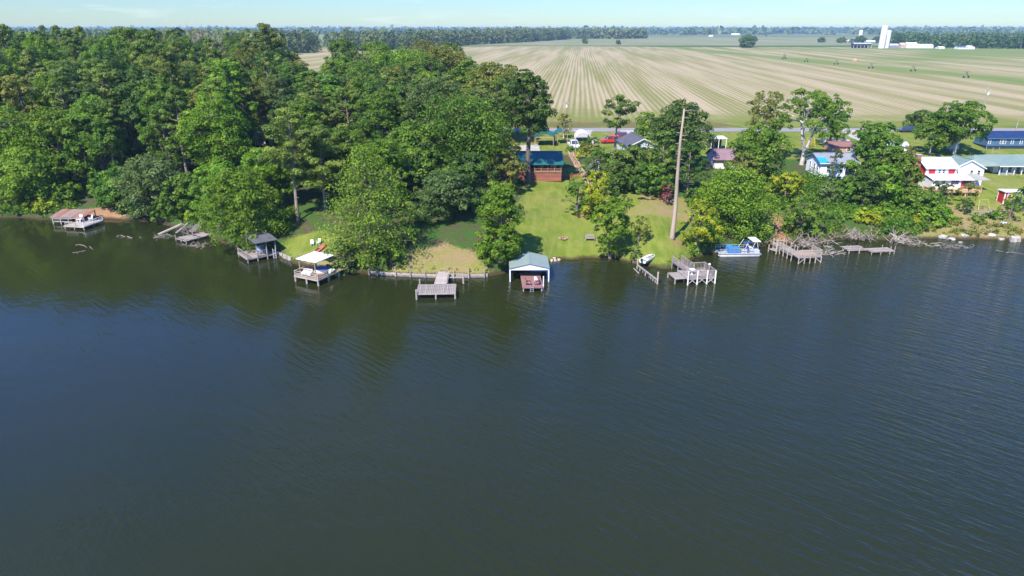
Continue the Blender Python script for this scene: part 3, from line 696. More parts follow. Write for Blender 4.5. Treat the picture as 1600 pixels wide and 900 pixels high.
tree('shrub', 1385, 115.5, 338, 46, 'bright', 'bright shrub behind the pile of driftwood', nb=6)
tree('shrub', 1345, 116.5, 340, 46, 'bright', 'light green shrub on the bank right of the railed wooden dock', nb=6)
tree('shrub', 1305, 116, 344, 44, 'mid', 'green shrub above the brush pile on the railed dock', nb=6)
tree('shrub', 1528, 114.5, 336, 26, 'mid', 'small dark bush on the waterline below the swing frame', nb=5)
tree('shrub', 1512, 121, 285, 30, 'olive', 'light shrub beside the deck of the red shuttered house', nb=5)
tree('shrub', 1510, 117.5, 312, 24, 'dark', 'dark round bush under the corner of the timber deck', nb=5)
tree('shrub', 1582, 115.5, 300, 34, 'bright', 'bright green bush in front of the red shed', nb=6)
tree('shrub', 1606, 118, 285, 40, 'mid', 'green tree at the right edge beside the red shed', nb=7)
tree('broad', 1441, 182, 176, 46, 'dark', 'small dark tree beside the parked dark car', cb=.1, nb=9)
tree('broad', 1500, foot(1496,242), 160, 78, 'mid', 'multi stemmed pale barked tree left of the blue house', cb=.3, nb=12, fork=4, bark=WBARK, sparse=.7, lobe=.46)
tree('broad', 1458, foot(1455,241), 190, 54, 'mid', 'low spreading companion left of the multi stemmed tree', cb=.28, nb=9, fork=2, bark=WBARK, sparse=.7)
tree('shrub', 1352, 150, 190, 44, 'mid', 'leafy top of a tree in front of the gravel drive', nb=8)
# lone field trees
for px, by, top, w, lab in ((914,68.5,59,8.5,'small round tree alone at the far end of the field on the central track'), (966,69.5,62,8.5,'second small lone tree just right of the field track'),
                            (1167,74.5,55,25,'large round dark tree standing alone in the far field'), (1284.5,66.5,58,11,'round tree left of the small domed silo in the far field'),
                            (1315,67,59,14,'tree by the farm buildings left of the small silo'), (1331,67.5,60.5,8,'smallest tree left of the small silo'), (1345,68.5,56,16,'dark tree at the foot of the small domed silo'),
                            (1370,67.5,57,12,'dark tree left of the twin silos'), (1109,57,45.5,6,'tall lone tree on the far wood line'), (1197,56,53.5,4,'tiny lone tree in the far green field')):
    Yf = gpt(px, by, GZ)[1]
    tree('broad', px, Yf, top, w, 'far', lab, cb=.05, nb=8, size=1.1, cover=1.2)
# --- woodland filling: copies of a few trees
def copy_tree(src, X, Y, s, sz, rz, label, group, leaf):
    t = src.copy(); COL.objects.link(t)
    t.location = (X, Y, max(H(X, Y), 0)); t.scale = (s, s, sz); t.rotation_euler = (0, 0, rz); t['label'] = label; t['group'] = group
    for ch in src.children:
        c_ = ch.copy(); COL.objects.link(c_); c_.parent = t
        if ch.name.startswith('crown'):
            c_.material_slots[0].link = 'OBJECT'; c_.material_slots[0].material = G[leaf]
    return t
PR = []
rr = random.Random(5)
def px_of(X, Y, z=12):
    d = Y*CP+(CAM_H-z)*SP; return 800+FPX*X/d
# clear sight lines kept open round houses that show through the wood: (px0, px1, Y0, Y1)
OPEN = [(375,462,126,152),(180,235,128,160),(508,565,128,158),(780,1700,0,400),(395,425,150,178)]
def forest_limit(px):
    if px < 425: return 330
    if px < 478: return 232
    if px < 522: return 172
    if px < 700: return 222
    return 172
WOODGROUP = {'bright':('fresh green broadleaf tree of the crowded left wood','fresh green trees of the left wood'),
             'mid':('mid green broadleaf tree packed among neighbours in the left wood','mid green trees of the left wood'),
             'dark':('dark green oak packed among neighbours in the left wood','dark green oaks of the left wood'),
             'olive':('dull olive tree packed among neighbours in the left wood','olive trees of the left wood'),
             'silver':('grey green tree packed among neighbours in the left wood','grey green trees of the left wood'),
             'pine':('tall pine standing among the broadleaf trees of the left wood','pines of the left wood')}
protos = {'b': [], 'p': []}
spots = []
Yc = 129.0
while Yc < 330:
    stp = 6.2+max(0, Yc-150)*.028
    x0, x1 = atd(-60, Yc, 14), atd(860, Yc, 14); X = x0
    while X < x1:
        xx = X+rr.uniform(-2.4, 2.4); yy = Yc+rr.uniform(-2.2, 2.2); px = px_of(xx, yy)
        X += stp*rr.uniform(.9, 1.25)
        if yy < shore(xx)+9 or yy > forest_limit(px): continue
        if 176 < yy < 191 and px > 700: continue
        if any(a < px < b and c < yy < d for a, b, c, d in OPEN): continue
        spots.append((xx, yy, px))
    Yc += stp*.92
WOODS = []
for k, (xx, yy, px) in enumerate(spots):
    isp = rr.random() < .22
    key = 'p' if isp else 'b'
    ht = rr.uniform(14.5, 21) if yy < 170 else rr.uniform(16.5, 23.5)
    if isp: ht *= 1.12
    if px > 430: ht *= .80 if yy > 150 else .88
    if px > 690: ht *= .85
    if 395 < px < 460 and yy < 130: ht *= .6
    if 300 < px < 420 and 150 < yy < 215: ht *= .85
    w = rr.uniform(7.5, 11.5) if not isp else rr.uniform(6, 8.5)
    leaf = 'pine' if isp else rr.choices(['bright','mid','dark','olive','silver'], [3,4,3,2,1.2])[0]
    lab, grp = WOODGROUP[leaf]
    if len(protos[key]) < (9 if key == 'b' else 5):
        if isp: t = plant('pine', xx, yy, ht, w, 'pine', lab, grp, cb=.42, n=30, rcs=1.1)
        else: t = plant('broad', xx, yy, ht, w, leaf, lab, grp, cb=.14, nb=12, e=rr.uniform(.6,.85))
        protos[key].append((t, ht, w))
    else:
        t0, h0, w0 = rr.choice(protos[key])
        t = copy_tree(t0, xx, yy, w/w0, ht/h0, rr.uniform(0, 6.28), lab, grp, leaf)
    WOODS.append((t, leaf, xx, yy, px))
# each label says the tree's look, its row and the landmark it stands above
KIND = {'bright':'fresh green tree', 'mid':'mid green tree', 'dark':'dark green oak', 'olive':'dull olive tree', 'silver':'grey green tree', 'pine':'tall pine'}
ROWS = ((152,'in front rows'),(185,'in middle rows'),(235,'in rear rows'),(999,'in back rows'))
MARKS = ((45,'at the far left edge'),(120,'above the rusty shelter'),(185,'above the clay bank'),(250,'left of slanting beams'),(325,'above the collapsed dock'),(385,'above the drooping shore tree'),(440,'above the shaded boathouse'),
         (505,'above the white canopy dock'),(575,'left of the cypress tip'),(640,'right of the cypress tip'),(720,'above the silvery oak'),(2000,'left of the log cabin'))
bk = {}
for t, leaf, xx, yy, px in WOODS:
    k = (leaf, next(n for v, n in ROWS if yy < v), next(n for v, n in MARKS if px < v)); bk.setdefault(k, []).append((px, t))
ORD = ['leftmost','second from left','third from left','fourth from left','fifth from left','sixth from left','seventh from left','eighth from left']
for (leaf, row_, mark), L_ in bk.items():
    L_.sort(key=lambda a: a[0]); n = len(L_)
    for i, (px, t) in enumerate(L_):
        w_ = '' if n == 1 else (('left of two','right of two')[i] if n == 2 else ('rightmost' if i == n-1 else ORD[i]))
        t['label'] = KIND[leaf]+' '+row_+' '+mark+(', '+w_ if w_ else '')
# tall dead trunk and other dead timber
def at_foot(px, py): x, y, z = gter(px, py); return x, y, z
x, y, z = at_foot(1050, 372)
hh = ztop(170, y)-z
t = thing('dead_tree', 'tall bare dead trunk with short broken stubs standing on the lawn', 'tree', (x, y, z), 0)
b = MB(); lx = atd(1068.5, y, z+hh)-x
ln = lambda s: Vector((lx*s+.1*math.sin(s*7), .0, hh*s))
b.tube([ln(0)+Vector((0,0,-.3)), ln(.015), ln(.25), ln(.5), ln(.75), ln(1)], [.55, .38, .31, .26, .20, .11], 10); b.build('trunk', M('dead_trunk', (.43,.33,.24), (.31,.235,.17), 1.4, .9, (1,1,.2), bump=.5), t, True)
for s, L, sg in ((.985,1.9,1),(.93,.8,1),(.90,.6,-1),(.86,.5,1),(.82,.7,-1),(.80,1.1,1),(.77,.9,1),(.74,.7,-1),(.70,.8,1),(.66,.5,-1),(.62,.7,1),(.55,.6,-1),(.47,.5,1)):
    p = ln(s); MB().tube([p, p+Vector((sg*L*.5, -.1, .12)), p+Vector((sg*L, rr.uniform(-.4,.4), .05))], [.07,.05,.02], 5).build('branch_stub', DEAD, t)
rng = np.random.default_rng(3)
x, y = atd(322, 235, 22), 235
t = thing('dead_tree', 'bare pinkish grey dead crown rising among green trees of the upper left wood', 'tree', (x, y, H(x, y)))
bare(rng, ztop(45, y)-H(x, y), 13, .45, 20, 3, 4, .30).build('trunk', M('grey_dead_wood', (.40,.32,.28), (.30,.235,.21), 2, .95), t)
for px, py, top, lab in ((1035,395,250,'thin grey bare trunk left of the tall dead trunk'),):
    pass
# distant woods: one mass each
def far_wood(name, pts, hts, wid, nl, lsize, leaf='far', seed=1):
    """pts: (x, y) feet; every tree is a clumped crown of small faces down to the ground"""
    rng = np.random.default_rng(seed); pts = np.asarray(pts); n = len(pts)
    k = 7
    hts = np.asarray(hts); wid = np.asarray(wid)
    C = np.repeat(pts, k, 0); hh_ = np.repeat(hts, k); ww = np.repeat(wid, k)
    tt = np.tile(np.linspace(.14, .92, k), n)+rng.normal(0, .04, n*k)
    a = rng.random(n*k)*6.28; rad = ww*.30*np.sqrt(np.clip(1.05-tt**2, .05, 1))*rng.random(n*k)
    c3 = np.stack([C[:,0]+np.cos(a)*rad, C[:,1]+np.sin(a)*rad, GZ+hh_*tt-ww*.16], 1)
    rc = ww*(.24+.12*rng.random(n*k))
    out = np.stack([np.cos(a)*.3, np.sin(a)*.3-.2, np.full(n*k, .3)], 1)
    per = max(4, nl//k)
    idx = np.repeat(np.arange(n*k), per); m = len(idx)
    d = unit(rng.normal(size=(m, 3))+out[idx]); p = c3[idx]+d*(rc[idx]*(.7+.4*rng.random(m)))[:, None]
    p[:,2] = np.maximum(p[:,2], GZ+.3)
    nrm = unit(d+rng.normal(size=(m, 3))*.4); tq = unit(np.cross(nrm, rng.normal(size=(m, 3)))); bq = np.cross(nrm, tq)
    s_ = (lsize*ww[idx]/9*(.6+.8*rng.random(m)))[:, None]
    v = (p[:, None]+np.stack([-tq*s_, bq*s_*.7, tq*s_, -bq*s_*.7], 1)).reshape(-1, 3)
    tint = np.clip(np.repeat(rng.normal(.5, .22, n), k*per)+rng.normal(0, .1, m), 0, 1)
    o = link(name, crown_mesh(name, [(v, np.arange(m*4).reshape(-1, 4), tint)], G[leaf])); o['kind'] = 'stuff'; return o
def wood_band(front, depth, n, hlo, hhi, wlo, whi, seed, **kw):
    """front: [(px, py of the wood's foot)] left to right; trees dense at the edge, thinner behind"""
    rng = np.random.default_rng(seed)
    F = [gpt(px, py, GZ) for px, py in front]
    L = np.array([math.dist(F[i], F[i+1]) for i in range(len(F)-1)]); cs = np.concatenate([[0], np.cumsum(L)])
    s = rng.random(n)*cs[-1]; fx = np.interp(s, cs, [p[0] for p in F]); fy = np.interp(s, cs, [p[1] for p in F])
    dd = depth*rng.random(n)**2.0
    sx = fx/fy
    pts = np.stack([fx+dd*sx*.8+rng.normal(0, 3, n), fy+dd], 1)
    return pts, rng.uniform(hlo, hhi, n), rng.uniform(wlo, whi, n)
p_, h_, w_ = wood_band([(418,90),(470,83),(560,80),(640,77),(700,72.5),(760,69),(830,65.5),(890,61.3)], 420, 700, 15, 24, 9, 16, 2)
far_wood('far_wood', p_, h_, w_, 84, 1.15, seed=3)
p_, h_, w_ = wood_band([(760,62.5),(880,60.5),(960,60.8),(1011,60.2)], 500, 420, 17, 25, 11, 20, 4)
far_wood('far_wood', p_, h_, w_, 60, 1.5, seed=5)
p_, h_, w_ = wood_band([(1398,72.3),(1440,73.8),(1500,75),(1560,76),(1640,76.5)], 330, 330, 13, 18.5, 8, 14, 6)
far_wood('far_wood', p_, h_, w_, 98, 1.1, seed=7)
p_, h_, w_ = wood_band([(1000,55.5),(1060,55),(1100,54.5),(1150,51.5),(1300,51.0),(1400,56),(1700,58)], 900, 500, 15, 24, 14, 26, 8)
far_wood('far_wood', p_, h_, w_, 48, 1.6, seed=9)
# forest beyond the left wood, thinning into the ridge on the horizon
rng = np.random.default_rng(11); n = 1500
yy = 300+2700*rng.random(n)**1.5; pxs = rng.uniform(-120, 445, n); xx = (pxs-800)/FPX*(yy*CP+22*SP)
far_wood('far_wood', np.stack([xx, yy], 1), rng.uniform(14, 24, n), 8+yy*.006+rng.uniform(0, 5, n), 56, 1.3, seed=12)
rng = np.random.default_rng(13); n = 1700
yy = 2900+4500*rng.random(n); pxs = rng.uniform(-150, 1750, n); xx = (pxs-800)/FPX*(yy*CP+22*SP)
far_wood('horizon_wood', np.stack([xx, yy], 1), rng.uniform(13, 22, n)+(yy-2900)*.0012, 26+yy*.006+rng.uniform(0, 20, n), 28, 1.7, seed=14)
# ------------------------------------------------------------------ things by the water
rnd = random.Random(77)
GREYW = M('weathered_wood', (.345,.29,.25), (.235,.195,.168), 1.6, .9, (1,1,1), bump=.3, rnd=.16)
GREYP = M('grey_post', (.36,.32,.285), (.24,.21,.185), 1.5, .9, (1,1,.4), bump=.3, rnd=.1)
TANW = M('tan_wood', (.40,.275,.18), (.32,.22,.14), 1.5, .85, rnd=.12)
PALEW = M('pale_wood', (.46,.39,.32), (.34,.285,.23), 1.5, .85, rnd=.12)
WHITE = M('white_paint', (.80,.80,.78), (.70,.70,.68), 1.2, .5)
WHITEM = M('white_metal', (.80,.81,.82), (.72,.73,.74), .6, .4)
BROWNDECK = M('red_brown_deck', (.29,.145,.125), (.23,.11,.097), 1.2, .8, rnd=.08)
REDLOG = M('red_log', (.36,.135,.075), (.25,.085,.05), .9, .7, (.4,1,3), rnd=.08)
DARKIN = M('dark_wood', (.085,.05,.035), (.06,.035,.025), 1.2, .8)
TEAL = M('teal_metal_roof', (.016,.105,.083), (.026,.130,.104), .35, .38, (1,1,1), spec=.5)
PALEGREEN = M('pale_green_metal', (.21,.265,.225), (.23,.285,.245), .4, .55, spec=.5)
GREENROOF = M('grey_green_shingle', (.15,.215,.185), (.20,.25,.215), .25, .8)
RUST = M('rusty_metal', (.30,.115,.065), (.30,.225,.185), .45, .6, (2.2,.25,1), lo=.42, hi=.58)
GLASS = M('window_glass', (.035,.045,.055), (.06,.07,.085), .4, .12, spec=.6)
BLACK = M('black_rubber', (.025,.025,.027), (.035,.035,.035), 2, .7)
RED = M('red_paint', (.52,.022,.025), (.44,.016,.018), .6, .5)
BLUE = M('blue_canvas', (.03,.17,.42), (.05,.24,.55), 1.2, .6)
TARP = M('blue_tarp', (.02,.36,.72), (.03,.30,.62), 1.1, .4)
NAVY = M('navy_plastic', (.03,.06,.22), (.04,.08,.30), 1, .4)
STEEL = M('bare_metal', (.60,.61,.62), (.50,.51,.52), 1, .35, metal=.5)
ROCK = M('rock', (.47,.42,.36), (.28,.245,.205), 1.3, .95, bump=.7)
GREYROOF = M('grey_shingle', (.25,.265,.29), (.19,.20,.225), .6, .85)
PURPROOF = M('brown_shingle', (.25,.16,.165), (.20,.125,.13), .7, .85)
DARKROOF = M('charcoal_shingle', (.105,.105,.12), (.075,.075,.09), .8, .85)
BRICK = M('brick_face', (.33,.15,.11), (.24,.11,.08), 2.0, .9, (1,1,3), rnd=.12)
SALMON = M('salmon_brick', (.52,.33,.23), (.42,.25,.17), 2, .9, rnd=.15)
STEELBLUE = M('steel_blue_siding', (.075,.155,.24), (.06,.13,.21), .5, .6, (1,1,5))
NAVYROOF = M('navy_roof', (.014,.030,.085), (.020,.042,.11), .4, .5)
YELLOW = M('yellow_paint', (.62,.45,.05), (.54,.38,.05), 1, .6)
ORANGE = M('rust_orange', (.45,.19,.10), (.36,.15,.08), 1, .9)
def W(px, py, z=0.0): x, y = gpt(px, py, z); return Vector((x, y, z))
def frame(p0, p1, z):
    a = W(*p0, z); b = W(*p1, z); d = b-a
    return a, math.atan2(d.y, d.x), d.length
_pm = {}
def planks(t, x0, x1, y0, y1, z, along='y', pw=.22, gap=.03, m=None, th=.05, name='plank', miss=0.0, wob=.012):
    """boards laid one by one; along = the way each board runs"""
    m = m or GREYW; L = (y1-y0) if along == 'y' else (x1-x0); S = (x1-x0) if along == 'y' else (y1-y0)
    n = max(1, int(round(S/(pw+gap)))); st = S/n
    key = (round(L, 3), round(st, 4), m.name, along)
    if key not in _pm:
        b = MB(); w = st-gap
        b.box(-w/2, w/2, -L/2, L/2, -th, 0) if along == 'y' else b.box(-L/2, L/2, -w/2, w/2, -th, 0)
        _pm[key] = b.mesh(name, m)
    for i in range(n):
        if rnd.random() < miss: continue
        c = (i+.5)*st; o = link(name, _pm[key], None, t)
        o.location = (x0+c, (y0+y1)/2+rnd.uniform(-wob, wob)*2, z+rnd.uniform(-wob, wob)) if along == 'y' else ((x0+x1)/2+rnd.uniform(-wob, wob)*2, y0+c, z+rnd.uniform(-wob, wob))
        o.rotation_euler = (rnd.uniform(-1, 1)*wob*.5, rnd.uniform(-1, 1)*wob*.5, rnd.uniform(-1, 1)*wob*.4)
def post(t, x, y, z0, z1, m=None, r=.085, sq=False, name='post', lean=0.0):
    b = MB(); lx, ly = rnd.uniform(-lean, lean), rnd.uniform(-lean, lean); m = m or GREYP
    if sq: b.bar((0,0,0), (lx, ly, z1-z0), r*2)
    else: b.tube([(0,0,0), (lx*.5, ly*.5, (z1-z0)*.5), (lx, ly, z1-z0)], [r*1.05, r, r*.95], 8)
    return b.build(name, m, t, loc=(x, y, z0))
def deckframe(t, x0, x1, y0, y1, z, m=None):
    b = MB(); h = .17; w = .06; e = .004
    b.box(x0, x1, y0-w, y0, z-h, z-.004); b.box(x0, x1, y1, y1+w, z-h, z-.004)
    b.box(x0-w, x0, y0-w, y1+w, z-h, z-.004); b.box(x1, x1+w, y0-w, y1+w, z-h, z-.004)
    for i in range(1, 4): xx = x0+(x1-x0)*i/4; b.box(xx-.03, xx+.03, y0, y1, z-h, z-.062)
    b.build('frame', m or GREYW, t)
def railing(t, pts, z, h=.95, m=None, bal=.16, posts=True, bw=.04, two=False):
    m = m or GREYW
    for (x0, y0), (x1, y1) in zip(pts[:-1], pts[1:]):
        b = MB(); L = math.hypot(x1-x0, y1-y0)
        b.bar((x0,y0,z+h), (x1,y1,z+h), .10, .05); b.bar((x0,y0,z+.14), (x1,y1,z+.14), .05, .08)
        if two: b.bar((x0,y0,z+h*.55), (x1,y1,z+h*.55), .04, .09)
        n = int(L/bal) if bal else 0
        for i in range(1, n):
            f = i/n; x, y = x0+(x1-x0)*f, y0+(y1-y0)*f; b.box(x-bw/2, x+bw/2, y-bw/2, y+bw/2, z+.18, z+h-.026)
        b.build('railing', m, t)
    if posts:
        for x, y in pts: post(t, x, y, z, z+h+.06, m, .05, True, 'rail_post')
def corrug(b, x0, x1, y0, y1, z0, z1, axis='y', pitch=.3, th=.05, rib=.03):
    """sloped metal sheet; ribs run down the slope. axis 'y': slope from (y0,z0) to (y1,z1); 'x': from (x0,z0) to (x1,z1)"""
    if axis == 'y':
        b.add([(x0,y0,z0),(x1,y0,z0),(x1,y1,z1),(x0,y1,z1),(x0,y0,z0-th),(x1,y0,z0-th),(x1,y1,z1-th),(x0,y1,z1-th)], [(0,1,2,3),(7,6,5,4),(0,4,5,1),(1,5,6,2),(2,6,7,3),(3,7,4,0)])
        n = int((x1-x0)/pitch)
        for i in range(n+1):
            x = x0+.03+(x1-x0-.06)*i/n; b.bar((x,y0+.005,z0+rib*.3), (x,y1-.005,z1+rib*.3), .045, rib)
    else:
        b.add([(x0,y0,z0),(x0,y1,z0),(x1,y1,z1),(x1,y0,z1),(x0,y0,z0-th),(x0,y1,z0-th),(x1,y1,z1-th),(x1,y0,z1-th)], [(3,2,1,0),(4,5,6,7),(1,5,4,0),(2,6,5,1),(3,7,6,2),(0,4,7,3)])
        n = int((y1-y0)/pitch)
        for i in range(n+1):
            y = y0+.03+(y1-y0-.06)*i/n; b.bar((x0+.005,y,z0+rib*.3), (x1-.005,y,z1+rib*.3), .045, rib)
def brush(name, label, loc, n, L, spread, h, m=None, cat='driftwood', r=.035, rz=0, thick=0, flat=False, group=None):
    rng = np.random.default_rng(abs(hash(label)) % 9999 if False else sum(map(ord, label)))
    b = MB()
    for i in range(n):
        p = Vector((rng.normal(0, spread[0]), rng.normal(0, spread[1]), abs(rng.normal(0, h*.5))))
        a = rng.random()*6.28; el = rng.normal(.1, .12) if flat else rng.normal(.35, .35)
        d = Vector((math.cos(a)*math.cos(el), math.sin(a)*math.cos(el), math.sin(el))); l = L*(.5+.9*rng.random())
        rr_ = r*(.5+1.2*rng.random())
        if i < thick: rr_ *= 2.4; l *= 1.25; d.z = min(d.z, .22); d.normalize()
        mid = p+d*l*.5+Vector(rng.normal(0, .10*l, 3)); e = p+d*l
        b.tube([p, mid, e], [rr_, rr_*.75, rr_*.25], 5, False)
        for k in range(2):
            d2 = (d+Vector(rng.normal(0, .6, 3))).normalized(); b.tube([mid, mid+d2*l*.3+Vector((0,0,.05)), mid+d2*l*.5], [rr_*.5, rr_*.35, .012], 4, False)
    o = b.build(name, m or DEAD, None, loc=loc); o.rotation_euler.z = rz
    return tag(o, label, cat, group, 'stuff' if flat else None)
def chair(label, loc, rz, m, group=None, s=1.0):
    t = thing('garden_chair', label, 'chair', loc, rz, group)
    MB().box(-.27*s, .27*s, -.25*s, .25*s, .38*s, .43*s).build('seat', m, t)
    MB().add([(-.27*s,.22*s,.43*s),(.27*s,.22*s,.43*s),(.25*s,.40*s,.98*s),(-.25*s,.40*s,.98*s),(-.27*s,.27*s,.43*s),(.27*s,.27*s,.43*s),(.25*s,.45*s,.98*s),(-.25*s,.45*s,.98*s)],
             [(0,1,2,3),(7,6,5,4),(0,4,5,1),(1,5,6,2),(2,6,7,3),(3,7,4,0)]).build('backrest', m, t)
    for x in (-.25, .25):
        MB().box((x-.03)*s, (x+.03)*s, -.26*s, .26*s, .62*s, .66*s).build('armrest', m, t)
        for y in (-.23, .23): MB().box((x-.025)*s, (x+.025)*s, (y-.025)*s, (y+.025)*s, 0, (.62 if y < 0 else .38)*s).build('leg', m, t)
    return t

# a. rusty roofed shelter and the white railed dock in front of it
o, rz, L = frame((84,350), (133,351), 0)
t = thing('boat_shelter', 'boat shelter with rusty striped metal roof at the clay bank', 'shelter', o, rz)
Y0 = o.y; ze = ztop(338.5, Y0); zr = ztop(326.5, Y0+3.4)
b = MB(); corrug(b, -.3, L+.1, -.2, 3.4, ze, zr, 'y', .42); b.build('roof', RUST, t)
MB().box(-.25, L+.05, -.14, -.06, ze-.26, ze-.06).build('fascia', PALEW, t)
for i in range(5):
    for y in (0, 3.2): post(t, L*i/4, y, -.8, ze-.06+(zr-ze)*(y+.2)/3.6-.06, PALEW, .07, True)
for z in (.42, .95): MB().box(0, L*.62, -.055, -.0, z, z+.14).build('rail', PALEW, t)
planks(t, 0, L, .05, 3.3, .35, 'y', .28, m=GREYW); 
o, rz, L = frame((100,353.5), (131,355.5), .45)
t = thing('dock', 'whitish plank dock with pale railings in front of the rusty shelter', 'dock', (o.x, o.y, 0), rz)
planks(t, 0, L, 0, 4.6, .55, 'x', .24, m=PALEW); deckframe(t, 0, L, 0, 4.6, .55, PALEW)
for x in (.1, L*.5, L-.1):
    for y in (.1, 2.3, 4.5): post(t, x, y, -.9, .5, PALEW, .1)
railing(t, [(L-.06,.1), (L-.06,2.3), (L-.06,4.5)], .55, .75, WHITE, .3); railing(t, [(.3,.06),(L*.6,.06)], .55, .6, PALEW, .3)
c0 = Matrix.Rotation(rz, 3, 'Z')
def onto(o, rz, x, y, z): v = Matrix.Rotation(rz, 3, 'Z') @ Vector((x, y, 0)); return (o.x+v.x, o.y+v.y, z)
chair('white lounge chair on the dock by the rusty shelter, facing the lake', onto(o, rz, 1.0, 2.6, .56), rz+.1, WHITE, s=1.25)
chair('second white chair behind the lounge chair on the dock by the rusty shelter', onto(o, rz, 2.3, 3.6, .56), rz-.5, WHITE, s=1.05)

# b. collapsed dock, sunken beams
o, rz, L = frame((275,373.5), (291,378), .3)
t = thing('broken_dock', 'collapsed grey plank dock sinking beside two slanting beams', 'dock', (o.x, o.y, 0), rz)
planks(t, 0, L+.1, 0, 4.6, .5, 'x', .24, m=GREYW, miss=.05, wob=.05); deckframe(t, 0, L, 0, 4.6, .5)
for x in (.0, L/2, L):
    for y in (-.02, 2.2, 4.4): post(t, x, y, -.9, .7+rnd.uniform(-.15, .5), GREYP, .08, lean=.1)
for i in range(4): MB().bar((-.2+i*.25, 2.6, .9), (-.9+i*.3, 5.6, 2.2-i*.15), .16, .07).build('fallen_board', GREYW, t)
brush('driftwood', 'heap of broken boards and branches on the collapsed dock', (o.x+1.0, o.y+3.0, .6), 34, 1.3, (.9,.7), 1.1, GREYW)
for (p0, p1, lab, w) in (((247,366.5),(284,350),'longest slanting beam running from the water to the bank left of the collapsed dock',.5), ((275,364.5),(296,347.5),'shorter slanting beam just left of the collapsed dock',.34)):
    a = W(*p0, -.05); q = W(*p1, 1.3); tag(MB().bar((0,0,0), q-a, w, .22).build('fallen_beam', PALEW if w > .4 else GREYW, loc=a), lab, 'beam')
brush('driftwood', 'tangle of twigs in the water at the foot of the longest slanting beam', W(252,371,0), 26, .9, (1.0,.6), .25, DEAD, flat=True)
brush('driftwood', 'scatter of half sunken twigs in front of the collapsed dock', W(313,384,0), 34, .9, (1.4,.7), .2, DEAD, flat=True)
def boat(name, label, loc, rz, L, Wd, Hh, m, inner, cat='boat', motor=False):
    t = thing(name, label, cat, loc, rz)
    n = 9; V = []; F = []
    for i in range(n):
        s = i/(n-1); w = Wd/2*(1 if s < .6 else max(.12, 1-((s-.6)/.4)**2*.86)); x = -L/2+L*s; kl = .0 if s < .7 else (s-.7)/.3*Hh*.35
        V += [(x,-w,Hh),(x,-w*.78,kl),(x,w*.78,kl),(x,w,Hh),(x,w-.06,Hh),(x,w*.74,kl+.07),(x,-w*.74,kl+.07),(x,-w+.06,Hh)]
    for i in range(n-1):
        a, c = i*8, (i+1)*8
        for k in range(8): F.append((a+k, a+(k+1) % 8, c+(k+1) % 8, c+k))
    F += [tuple(range(7,-1,-1)), tuple(range((n-1)*8, n*8))]
    MB().add(V, F).build('hull', m, t)
    for s in (-.28, .05, .26): MB().box(L*s-.14, L*s+.14, -Wd*.40, Wd*.40, Hh*.62, Hh*.70).build('seat', inner, t)
    if motor:
        mt = MB(); mt.box(-L/2-.30, -L/2-.02, -.13, .13, Hh*.8, Hh*.8+.38); mt.box(-L/2-.2, -L/2-.1, -.05, .05, -.1, Hh*.8); mt.build('outboard_motor', BLACK, t)
    return t
boat('skiff', 'small white skiff tied behind the collapsed dock', W(322,369,.02), .4, 1.9, .9, .35, WHITE, WHITE)

# c. shaded boathouse with the pale seawall beside it
o, rz, L = frame((403,404), (433,398), .4)
t = thing('boathouse', 'grey open boathouse in the shade under the drooping tree', 'boathouse', (o.x, o.y, 0), rz)
planks(t, -1.6, L, 0, 4.2, .62, 'y', .26, m=GREYW); deckframe(t, -1.6, L, 0, 4.2, .62)
for x in (-1.5, 0, L/2, L-.1):
    for y in (0, 4.1): post(t, x, y, -.9, 2.75 if x >= 0 else 1.4, GREYP, .09)
b = MB(); corrug(b, -.3, L+.3, -.3, 4.5, 2.85, 3.15, 'y', .4); b.build('roof', M('grey_metal_roof', (.13,.13,.135), (.085,.085,.09), .7, .5), t)
railing(t, [(0,.05),(L*.55,.05)], .62, .9, GREYW, .22); railing(t, [(-1.5,.05),(-1.5,4.1)], .62, .8, GREYW, .3)
lad = MB()
for x in (-.2, .2): lad.box(x-.03, x+.03, -.12, -.06, -.3, 1.5)
for k in range(5): lad.box(-.2, .2, -.11, -.07, .0+k*.3, .05+k*.3)
lad.build('ladder', WHITE, t, loc=(L*.86, -.02, 0))
chair('pale blue grey chair under the roof of the shaded boathouse', onto(o, rz, L*.28, 1.2, .63), rz, M('pale_blue', (.42,.52,.66), None, 1, .5), s=1.2)
chair('dark chair at the back of the shaded boathouse', onto(o, rz, L*.62, 2.0, .63), rz+.3, GREYROOF, s=1.1)
a, q = W(436,397.5,.3), W(456,406,.3); d = q-a
t = thing('seawall', 'pale board seawall between the shaded boathouse and the grass bank', 'seawall', (a.x, a.y, 0), math.atan2(d.y, d.x))
for k in range(3): MB().box(0, d.length, -.06, .06, -.3+k*.33, .02+k*.33).build('board', PALEW, t)
for k in range(4): post(t, d.length*k/3, -.12, -.8, .75, GREYP, .07)

# d. white canopy dock
o, rz, L = frame((460,430.5), (497,438), .85)
t = thing('dock', 'plank dock with a flat white canopy on four posts and low railings', 'dock', (o.x, o.y, 0), rz); DK = (o, rz)
Dd = 4.3
planks(t, 0, L, 0, Dd, .85, 'y', .2, m=TANW); deckframe(t, 0, L, 0, Dd, .85, PALEW)
for x in (.08, L/2, L-.08):
    for y in (.05, Dd/2, Dd-.05): post(t, x, y, -.9, .80, PALEW, .13)
railing(t, [(.06,Dd),(.06,.06),(L*.5,.06),(L-.06,.06),(L-.06,Dd*.5)], .85, .72, PALEW, 0, two=True)
cz = 3.0
for x, y in ((.2,1.0),(L*.72,.95),(.2,Dd-.1),(L*.72+.3,Dd-.1)): post(t, x, y, .85, cz, TANW, .055, True, 'canopy_post')
MB().box(-.15, L*.72+.5, .75, Dd+.15, cz, cz+.09).build('canopy', WHITEM, t)
